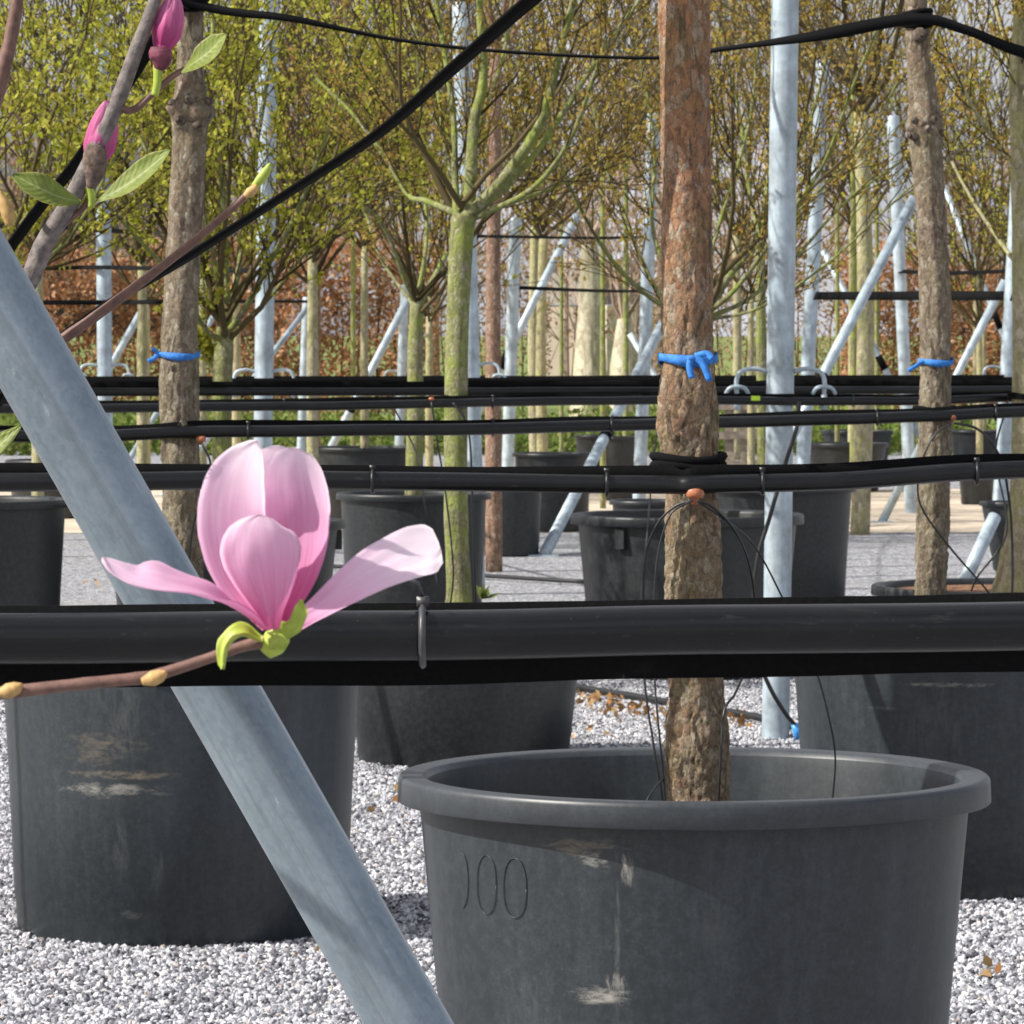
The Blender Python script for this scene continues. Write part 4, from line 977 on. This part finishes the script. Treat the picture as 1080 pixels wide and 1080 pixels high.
# farther nursery trees: prototypes and copies
def far_proto(name, label, x, d, zb, fork_z, r, bark, twig, leaf, group, size=.024, leafn=2, L=2.1):
    X = (x - CX) * d / F; f = Vector((X, d, zb)); fk = Vector((X + random.uniform(-.05, .05), d, fork_z))
    return limbs_tree(name, label, tuple(f), [f + Vector((0, 0, -.02)), f.lerp(fk, .5) + Vector((random.uniform(-.03, .03), 0, 0)), fk], [r * 1.15, r, r * .85], fk, [], bark, twig, leaf, size, leafn, 9, L, (.5, 1.3), (6, 4), group, .2, .25, .004)
GT = 'slim nursery trees in the far rows'
GL = 'slim far nursery tree with a pale stem and fine budding twigs'
pA = far_proto('nursery_tree', 'far tree with reddish flaky stem right of the mossy trunk pole', 521, 31, 0, 3.5, .05, M['redbark'], M['twig_brown'], M['leaf_olive'], GT)
pB = far_proto('nursery_tree', 'far pale-stemmed tree right of the pink flower', 385, 38, .6, 2.3, .033, M['palebark'], M['twig'], M['leaf_spring'], GT)
pC = far_proto('nursery_tree', 'far olive-stemmed tree in front of the grass left of the foremost trunk', 574, 44, 0, 2.5, .05, M['palebark'], M['twig'], M['leaf_olive'], GT, .026)
pD = far_proto('nursery_tree', 'far thin yellowish stem in front of the stout pale trunk', 636, 42, 0, 3.0, .024, M['mossbark'], M['twig'], M['leaf_olive'], GT, .024)
pE = far_proto('nursery_tree', 'far reddish stem between two pale poles left of centre', 335, 40, 0, 2.2, .04, M['redbark'], M['twig_brown'], M['leaf_bud'], GT, .024)
named = [(pB, 453, 40, 'far pale stem standing right beside the slender mossy tree'), (pB, 155, 43, 'far dark stem just left of the knobbly trunk'), (pC, 565, 50, 'far pale stem, left of a close pair right of the mossy trunk pole'),
         (pD, 592, 52, 'far thin cream stem left of the stout pale trunk'), (pC, 900, 50, 'far stem rising from a pot right of the tall pole'), (pD, 883, 47, 'far thin stem rising from the nearer far pot'),
         (pB, 1037, 52, 'far pale stem in front of the right hedge'), (pD, 925, 56, 'far thin stem left of the right-hand trunk'), (pC, 776, 58, 'far pale stem between the foremost trunk and the tall pole')]
for p, x, d, lab in named:
    copy_tree(p, ((x - CX) * d / F, d, 0 if d > 45 or x in (155, 453) else .45), random.uniform(0, 6.28), random.uniform(.9, 1.15), lab, GT)
for p, x, d, lab in ((pB, 40, 33, 'far leafy tree in the top left, between the left edge and the first pole'), (pB, 150, 37, 'far leafy tree behind the knobbly left trunk'), (pB, 330, 35, 'far leafy tree above the pink flower'), (pB, 250, 44, 'far leafy tree between the knobbly trunk and the second pole'), (pD, 660, 52, 'far tree whose crown fills the gap left of the foremost trunk'), (pD, 900, 44, 'far tree with its crown between the tall pole and the right-hand trunk')):
    copy_tree(p, ((x - CX) * d / F, d, -.03), random.uniform(0, 6.28), 1.3, lab, GT)
random.seed(77)
for row, (d, step) in enumerate(((36, 3.4), (45, 3.2), (53, 3.0))):
    half = d * .115 + 1.2; x = -half + random.uniform(0, 1)
    while x < half:
        px = CX + x * F / d
        if not (596 < px < 690 and d > 36) and not (38 > d and 560 < px < 720):
            left = px < 420
            p = random.choice([pB, pB, pB, pD] if left else [pC, pD, pD, pB, pB])
            copy_tree(p, (x, d + random.uniform(-1, 1), -.03 if p is not pB else -.03), random.uniform(0, 6.28), random.uniform(.95, 1.45), GL, GT)
        x += step * random.uniform(.7, 1.35)

# ------------------------------------------------------------------ small things on the ground
def pallet():
    d = 54; c = P(752, 495, d); c.z = 0
    t = thing('wooden_pallet', c, 'weathered wooden pallet standing upright beyond the foremost trunk', 'pallet')
    for k in range(7):
        mb = MB(); mb.box(c + Vector((-.55 + k * .185, 0, .4)), .11, .022, .8); part('slat', mb, M['wood'], t, False)
    for z in (.06, .4, .74):
        mb = MB(); mb.box(c + Vector((0, -.035, z)), 1.22, .045, .09); part('rail', mb, M['wood'], t, False)
pallet()
def litter():
    pts = []
    def add(x, y, sx, sy, n):
        for k in range(n):
            px = x + random.gauss(0, sx); py = y + random.gauss(0, sy); d = dist_ground(py)
            q = P(px, py, d); pts.append((q.x, q.y, .018 + random.uniform(0, .01)))
    for (x, y, sx, sy, n) in ((625, 741, 14, 4, 46), (660, 748, 16, 5, 40), (780, 762, 8, 4, 26), (690, 755, 20, 5, 26), (430, 850, 22, 14, 14), (640, 770, 30, 10, 16), (610, 615, 12, 5, 12), (90, 615, 12, 8, 10), (184, 998, 3, 1.2, 4), (395, 1010, 40, 20, 6), (1035, 1040, 20, 20, 4)): add(x, y, sx, sy, n)
    v = leaf_quads(np.array(pts), .022, rng); o = obj('fallen_leaves', quads_mesh('fallen_leaves', v, M['leaf_fall']), None)
    tag(o, 'scattered orange-brown fallen leaves lying on the gravel', 'leaves', kind='stuff')
litter()
def ground_hose(label, a, pts, r):
    q = crom([Vector((P(x, y, dist_ground(y)).x, dist_ground(y), r + .012)) for x, y in pts], 8); mb = MB(); mb.tube(q, r, 8)
    o = obj('ground_hose', mb.mesh('ground_hose', True, q[0]), M['cable'], None, q[0]); tag(o, label, 'hose', 'hoses lying on the gravel')
ground_hose('black hose lying on the gravel among orange leaves behind the front pot', 0, [(380, 700), (520, 718), (610, 732), (700, 747), (800, 764), (900, 790)], .016)
ground_hose('thin black hose on the gravel between the pots further back', 0, [(300, 598), (520, 612), (600, 617), (700, 622), (960, 640)], .014)
def weeds():
    for i, (x, y, lab) in enumerate(((181, 1000, 'tiny green weed with orange leaf at the foot of the left pot'), (60, 990, 'tiny brown weed at the left foot of the left pot'), (1018, 938, 'tiny bright green weed beside the right-hand pot'))):
        d = dist_ground(y); c = P(x, y, d); c.z = 0
        t = thing('weed', c, lab, 'weed'); mb = MB()
        for k in range(14):
            a = random.uniform(0, 6.28); o = Vector((math.cos(a), math.sin(a), 0)); h = random.uniform(.015, .045)
            p = c + o * .004; e = c + o * random.uniform(.01, .025) + Vector((0, 0, h)); sd = o.cross(Vector((0, 0, 1))) * .005
            mb.quad(p, (p + e) / 2 + sd, e, (p + e) / 2 - sd)
        part('leaves', mb, M['grass_blade'] if i != 1 else M['leaf_fall'], t)
weeds()
# green shoot at the foot of the mossy trunk
mb = MB(); c = P(508, 632, 17.3)
t = thing('weed', c, 'bright green shoot at the foot of the mossy trunk', 'weed')
for k in range(16):
    o = rv(.03); o.z = abs(o.z); p = c; e = c + o + Vector((0, 0, .02)); sd = o.orthogonal().normalized() * .009
    mb.quad(p, (p + e) / 2 + sd, e, (p + e) / 2 - sd)
part('leaves', mb, M['grass_blade'], t)

# ------------------------------------------------------------------ magnolia: shrub outside the left edge reaching into the picture
def mat_petal():
    m, t, n, l, b = new_mat('petal')
    at = n.new('ShaderNodeAttribute'); at.attribute_name = 'pet'; at.attribute_type = 'GEOMETRY'
    sp = n.new('ShaderNodeSeparateXYZ'); l.new(at.outputs['Vector'], sp.inputs[0])     # x along, y across
    tc = n.new('ShaderNodeTexCoord')
    cm = n.new('ShaderNodeCombineXYZ'); l.new(math_(n, l, 'MULTIPLY', sp.outputs[0], 1.2), cm.inputs[0]); l.new(math_(n, l, 'MULTIPLY', sp.outputs[1], 9.0), cm.inputs[1]); l.new(sp.outputs[2], cm.inputs[2])
    vein = tex(n, l, 'Noise', 1.6, cm.outputs[0], 5, .65, .2)
    f = math_(n, l, 'ADD', sp.outputs[0], math_(n, l, 'MULTIPLY', math_(n, l, 'SUBTRACT', vein.outputs[0], .5), .55))
    c = ramp(n, l, f, [(0, (.66, .08, .32)), (.2, (.78, .24, .5)), (.42, (.88, .52, .73)), (.7, (.93, .72, .86)), (1, (.95, .86, .92))])
    l.new(c, b.inputs['Base Color']); b.inputs['Roughness'].default_value = .48
    b.inputs['Sheen Weight'].default_value = .15
    tr = n.new('ShaderNodeBsdfTranslucent'); l.new(c, tr.inputs[0]); mx = n.new('ShaderNodeMixShader'); mx.inputs[0].default_value = .55
    l.new(b.outputs[0], mx.inputs[1]); l.new(tr.outputs[0], mx.inputs[2]); l.new(mx.outputs[0], n['Material Output'].inputs[0])
    bump(n, l, b, vein.outputs[0], .18, .002)
    return m
M['petal'] = mat_petal()
M['bud_pink'] = simple('bud_pink', (.62, .1, .33), .5, 0, .3, 70, .1)
M['bud_dark'] = simple('bud_dark', (.16, .035, .06), .7, 0, .5, 120, .5)
M['bud_scale'] = simple('bud_scale', (.15, .105, .085), .95, 0, .6, 160, .8)
M['mag_bark'] = simple('magnolia_bark', (.165, .14, .13), .8, 0, .55, 110, .7)
M['mag_twig'] = simple('magnolia_twig', (.16, .085, .065), .6, 0, .35, 120, .2)
M['mag_bud'] = simple('leaf_bud_tan', (.5, .32, .12), .6, 0, .3, 120, .1)
def mat_magleaf():
    m, t, n, l, b = new_mat('magnolia_leaf')
    at = n.new('ShaderNodeAttribute'); at.attribute_name = 'pet'; sp = n.new('ShaderNodeSeparateXYZ'); l.new(at.outputs['Vector'], sp.inputs[0])
    ab = math_(n, l, 'ABSOLUTE', sp.outputs[1])
    ph = math_(n, l, 'SINE', math_(n, l, 'MULTIPLY', math_(n, l, 'SUBTRACT', sp.outputs[0], math_(n, l, 'MULTIPLY', ab, .22)), 62.0))
    tc = n.new('ShaderNodeTexCoord'); g = tex(n, l, 'Noise', 90, tc.outputs['Object'], 5, .7)
    c = ramp(n, l, g.outputs[0], [(.3, (.2, .27, .05)), (.7, (.36, .42, .10))])
    c = mixc(n, l, math_(n, l, 'MULTIPLY', ramp(n, l, ph, [(.86, (0,) * 3), (1, (1,) * 3)]), .35), c, (.48, .54, .22))
    c = mixc(n, l, ramp(n, l, ab, [(.03, (.8,) * 3), (.11, (0,) * 3)]), c, (.5, .55, .24))
    c = mixc(n, l, math_(n, l, 'MULTIPLY', ramp(n, l, ab, [(.85, (0,) * 3), (1, (1,) * 3)]), g.outputs[0]), c, (.36, .25, .1))
    l.new(c, b.inputs['Base Color']); b.inputs['Roughness'].default_value = .5
    tr = n.new('ShaderNodeBsdfTranslucent'); l.new(c, tr.inputs[0]); mx = n.new('ShaderNodeMixShader'); mx.inputs[0].default_value = .45
    l.new(b.outputs[0], mx.inputs[1]); l.new(tr.outputs[0], mx.inputs[2]); l.new(mx.outputs[0], n['Material Output'].inputs[0])
    bump(n, l, b, ph, .2, .001); return m
M['mag_leaf'] = mat_magleaf()
M['bract'] = simple('green_bract', (.36, .45, .06), .5, 0, .25, 60, .1)

def petal(parent, centre, wid, nrm, cup, th=.0006, name='petal', mat=None, nu=30, nv=14, tipw=1.0, ruffle=.0016, pale=(0, 1)):
    """surface along centre line (Vectors), wid = half widths, nrm = list of normals the inner face looks along, cup = depth of curl"""
    cl = crom(centre, 8); m = len(cl); ws = lerp_list(wid, m); ns = [Vector((0, 0, 0))] * m
    nl = [Vector(v) for v in nrm]
    for i in range(m):
        t = i / (m - 1) * (len(nl) - 1); k = min(int(t), len(nl) - 2); ns[i] = nl[k].lerp(nl[k + 1], t - k).normalized()
    cu = lerp_list(cup, m); mb = MB(); uv = []
    sd = random.uniform(0, 50)
    for side in (1, -1):
        for i in range(m):
            tg = (cl[min(i + 1, m - 1)] - cl[max(i - 1, 0)]).normalized()
            nn = (ns[i] - tg * ns[i].dot(tg)).normalized(); sv = tg.cross(nn).normalized()
            for j in range(nv + 1):
                s = -1 + 2 * j / nv; w_ = ws[i]
                if i == m - 1: w_ *= .25
                h = cu[i] * w_ * (s * s) + ruffle * noise.noise(Vector((i * .14, j * .45, sd))) * (.4 + abs(s)) + .0007 * math.exp(-(s * 9) ** 2) * (1 - i / m)
                p = cl[i] + sv * (s * w_) + nn * h + nn * (side * th / 2 * (1 - abs(s) ** 6))
                mb.v.append(p); uv.append((pale[0] + (pale[1] - pale[0]) * i / (m - 1), s, sd))
    N1 = m * (nv + 1)
    for sidx in (0, 1):
        for i in range(m - 1):
            for j in range(nv):
                a = sidx * N1 + i * (nv + 1) + j; q = (a, a + 1, a + nv + 2, a + nv + 1)
                mb.f.append(q if sidx == 0 else q[::-1])
    def edge(lst):
        for a, b in zip(lst, lst[1:]): mb.f.append((a, a + N1, b + N1, b))
    edge([i * (nv + 1) for i in range(m)]); edge([i * (nv + 1) + nv for i in range(m)][::-1]); edge([(m - 1) * (nv + 1) + j for j in range(nv + 1)]); edge([j for j in range(nv + 1)][::-1])
    o = part(name, mb, mat or M['petal'], parent)
    at = o.data.attributes.new('pet', 'FLOAT_VECTOR', 'POINT'); at.data.foreach_set('vector', np.array(uv, dtype=np.float32).ravel())
    return o

def magnolia():
    dm = 4.25; base = Vector((-.82, 4.3, 0))
    t = thing('magnolia_shrub', base, 'magnolia with one open pink flower, pink buds and bare twigs entering from the left', 'shrub')
    def br(pts, radii, mat, n=12, name='branch'):
        q = crom(pts, 8); mb = MB(); m = len(q); rr = lerp_list(radii, m)
        rr = [r * (1 + .09 * noise.noise(Vector((i * .5, pts[0][0] * 10, 0)))) for i, r in enumerate(rr)]
        mb.tube(q, rr, n); return part(name, mb, mat, t)
    br([base + Vector((0, 0, -.1)), base + Vector((.01, 0, .5)), base + Vector((-.01, .02, 1.0)), base + Vector((0, .01, 1.5)), base + Vector((-.05, .02, 2.2))], [.03, .026, .022, .018, .01], M['mag_bark'], 16, 'trunk')
    # upper branch with buds
    q = lambda x, y, dd=0: P(x, y, dm + dd)
    br([base + Vector((0, .01, 1.25)), P(-200, 520, 4.28), P(-40, 400, 4.27), q(25, 305), q(48, 255), q(75, 212), q(98, 165), q(122, 112), q(143, 55), q(160, 10), q(176, -40), q(190, -110)], [.014, .013, .012, .0095, .009, .0085, .008, .0075, .0068, .006, .005, .004], M['mag_bark'])
    br([q(122, 112), q(140, 116), q(160, 100), q(180, 82), q(196, 72)], [.004, .0035, .003, .003, .0025], M['mag_twig'])
    br([q(98, 205), q(85, 222), q(66, 238)], [.003, .003, .0025], M['mag_twig'])
    br([base + Vector((0, .01, 1.35)), P(-120, 250, 4.3), P(-20, 130, 4.3), P(4, 70, 4.3), P(18, 0, 4.3), P(26, -90, 4.3)], [.010, .009, .0075, .007, .006, .004], M['mag_twig'])
    br([base + Vector((0, .01, 1.1)), P(-200, 540, 4.3), P(0, 400, 4.35), P(70, 355, 4.35), P(130, 312, 4.35), P(200, 258, 4.35), P(250, 215, 4.35), P(272, 192, 4.35)], [.009, .008, .006, .0052, .0046, .004, .0034, .003], M['mag_twig'])
    def bud(c0, c1, r, mat, name, prof=(0.25, .8, 1, .9, .6, .15)):
        mb = MB(); k = len(prof); mb.tube(crom([c0.lerp(c1, i / (k - 1)) + Vector((.002 * math.sin(i * .9), 0, 0)) for i in range(k)], 4), lerp_list([r * p for p in prof], (k - 1) * 4 + 1), 14)
        return part(name, mb, mat, t)
    D = -.003
    def bud2(a, b, r, fr):
        A, B = q(*a, D), q(*b, D)
        bud(A, A.lerp(B, fr), r * .98, M['bud_scale'] if fr > .4 else M['bud_dark'], 'bud_scale', (.3, .62, .85, .95, .9, .7))
        for k, off in enumerate((-.35, .3, 0)):
            ax = (B - A).normalized(); sd = ax.cross(Vector((0, 1, 0))) * r
            pts = [A.lerp(B, .3) + sd * off * .6, A.lerp(B, .55) + sd * off * 1.3 + Vector((0, -r * .35 * (k == 2), 0)), A.lerp(B, .8) + sd * off * 1.1, B + sd * off * .3]
            petal(t, pts, [r * .6, r * .95, r * .85, r * .6, r * .15], [(off * .5, .9, 0)] * 3, [.7, .8, .9, .6], .0012, 'bud_petal', None, tipw=.5, pale=(0.0, .32))
    bud2((93, 200), (114, 106), .0125, .5)
    bud2((165, 74), (184, -8), .0118, .3)
    for (a, b) in (((93, 196), (95, 219)), ((166, 68), (162, 101))): bud(q(*a, D), q(*b, D), .0042, M['bract'], 'bud_stalk', (1, 1, .9, .8))
    def leaf(pts, wd, nr, cup=.25):
        petal(t, [q(*p) for p in pts], [x for x in wd], [nr] * 2, [cup] * 2, .0007, 'leaf', M['mag_leaf'], ruffle=.001)
    leaf([(85, 213, -.03), (62, 208, -.04), (40, 198, -.05), (13, 184, -.05)], [.002, .008, .013, .0145, .012, .002], (.1, -.85, .5), .25)
    leaf([(104, 212, -.03), (130, 198, -.04), (155, 180, -.05), (180, 158, -.06)], [.002, .008, .0125, .014, .011, .002], (-.3, -.75, .5), .3)
    leaf([(192, 76, -.02), (206, 66, -.04), (222, 54, -.05), (239, 36, -.06)], [.002, .007, .012, .014, .012, .002], (-.3, -.8, .5), .25)
    leaf([(-40, 500, -.1), (-22, 486, -.12), (0, 470, -.14), (24, 448, -.14)], [.002, .014, .016, .010, .001], (-.3, -.8, .5), .3)
    br([P(-90, 520, 4.28), q(-60, 512, -.05), q(-40, 500, -.1)], [.004, .003, .003], M['mag_twig'])
    bud(P(268, 197, 4.35), P(284, 172, 4.35), .0055, M['bract'], 'leaf_bud', (.6, .9, .8, .2)); bud(P(258, 207, 4.34), P(270, 195, 4.34), .005, M['mag_bud'], 'leaf_bud', (.5, 1, .8, .4))
    bud(q(-2, 200, -.03), q(10, 238, -.03), .0065, M['mag_bud'], 'leaf_bud', (.2, .8, 1, .6)); br([q(-14, 180), q(-2, 203, -.03)], [.003, .003], M['mag_twig'])
    br([P(-120, 250, 4.3), P(-40, 210, 4.28), q(-14, 180)], [.005, .004, .003], M['mag_twig'])
    # flowering twig in front of the black pipe
    df = 2.6; s = F / df; f = lambda x, y, dd=0: P(x, y, df + dd)
    br([base + Vector((0, .01, 1.2)), (-.72, 3.95, 1.52), (-.62, 3.5, 1.555), (-.48, 2.95, 1.47), f(-60, 735), f(0, 731), f(80, 722), f(150, 715), f(165, 712), f(215, 696), f(255, 682), f(284, 676)], [.009, .008, .007, .005, .0042, .0038, .0034, .0036, .0034, .003, .0032, .004], M['mag_twig'])
    bud(f(-2, 732, -.004), f(22, 722, -.006), .0045, M['mag_bud'], 'leaf_bud', (.5, 1, .8, .25)); bud(f(150, 719, -.004), f(174, 709, -.006), .0045, M['mag_bud'], 'leaf_bud', (.5, 1, .8, .25))
    # receptacle and bracts
    bud(f(280, 690, 0), f(297, 655, 0), .0075, M['bract'], 'receptacle', (.5, .95, 1, .8, .6))
    petal(t, [f(276, 676, -.006), f(256, 668, -.010), f(240, 680, -.012), f(235, 706, -.012)], [.002, .0065, .007, .0022], [(-.2, -.5, .9), (-.8, -.5, .3), (-.9, -.4, 0)], [.5, .5, .5], .0012, 'bract', M['bract'])
    petal(t, [f(296, 674, -.004), f(308, 660, -.008), f(315, 645, -.008), f(318, 632, -.006)], [.002, .0055, .0045, .001], [(.5, -.8, .2)] * 2, [.5, .5], .0012, 'bract', M['bract'])
    petal(t, [f(284, 680, -.01), f(294, 678, -.012), f(300, 684, -.012)], [.003, .005, .002], [(.2, -.9, .3)] * 2, [.5, .5], .0012, 'bract', M['bract'])
    u = 1 / s
    B = lambda dd=0: f(290, 664, dd)
    # upright back petals
    petal(t, [f(284, 662, .005), f(262, 610, .012), f(254, 550, .006), f(258, 505, -.010), f(272, 465, -.022)], [x * u for x in (8, 18, 30, 40, 45, 46, 43, 36, 24, 5)], [(-.2, -.95, .1), (-.4, -.88, .15), (-.45, -.85, .15)], [.25, .3, .28, .22, .15], pale=(.1, 1.05))
    petal(t, [f(296, 662, .008), f(318, 600, .02), f(322, 545, .018), f(318, 505, .004), f(312, 472, -.008)], [x * u for x in (8, 16, 26, 34, 39, 41, 41, 38, 32, 18)], [(-.35, -.9, .1), (-.4, -.9, .1), (-.35, -.9, -.2)], [.3, .5, .5, .4, .2], pale=(.05, 1.0))
    petal(t, [f(291, 660, .018), f(292, 600, .045), f(294, 540, .040), f(292, 492, .024), f(291, 470, .014)], [8 * u, 26 * u, 42 * u, 42 * u, 26 * u], [(0, -1, .1)] * 2, [.3, .5, .5, .3], pale=(.1, 1.1))
    # front petal
    petal(t, [f(288, 664, -.006), f(282, 630, -.018), f(275, 590, -.028), f(274, 560, -.030), f(276, 543, -.028)], [x * u for x in (7, 14, 24, 34, 41, 43, 40, 33, 22, 8)], [(0, .95, .2), (0, .95, .1), (0, 1, 0)], [.3, .3, .3, .25, .15], pale=(.2, .8))
    # left petal seen nearly edge on, and the broad right one
    petal(t, [f(280, 664, -.006), f(250, 643, -.02), f(215, 627, -.03), f(170, 616, -.036), f(135, 609, -.036), f(108, 588, -.03)], [x * u for x in (6, 14, 22, 27, 30, 31, 28, 20, 3)], [(0, -.15, 1), (.05, -.3, 1), (.1, -.4, 1), (.3, -.3, 1)], [.3, .3, .3, .3, .2], pale=(.2, .8))
    petal(t, [f(300, 668, -.002), f(335, 645, .008), f(375, 617, .018), f(415, 594, .027), f(445, 582, .033), f(464, 577, .035)], [x * u for x in (6, 10, 16, 22, 27, 30, 32, 32, 29, 18)], [(-.35, -.85, .35), (-.35, -.85, .35), (-.3, -.85, .4)], [.3, .25, .22, .15, .1], pale=(.3, 1.25))
magnolia()
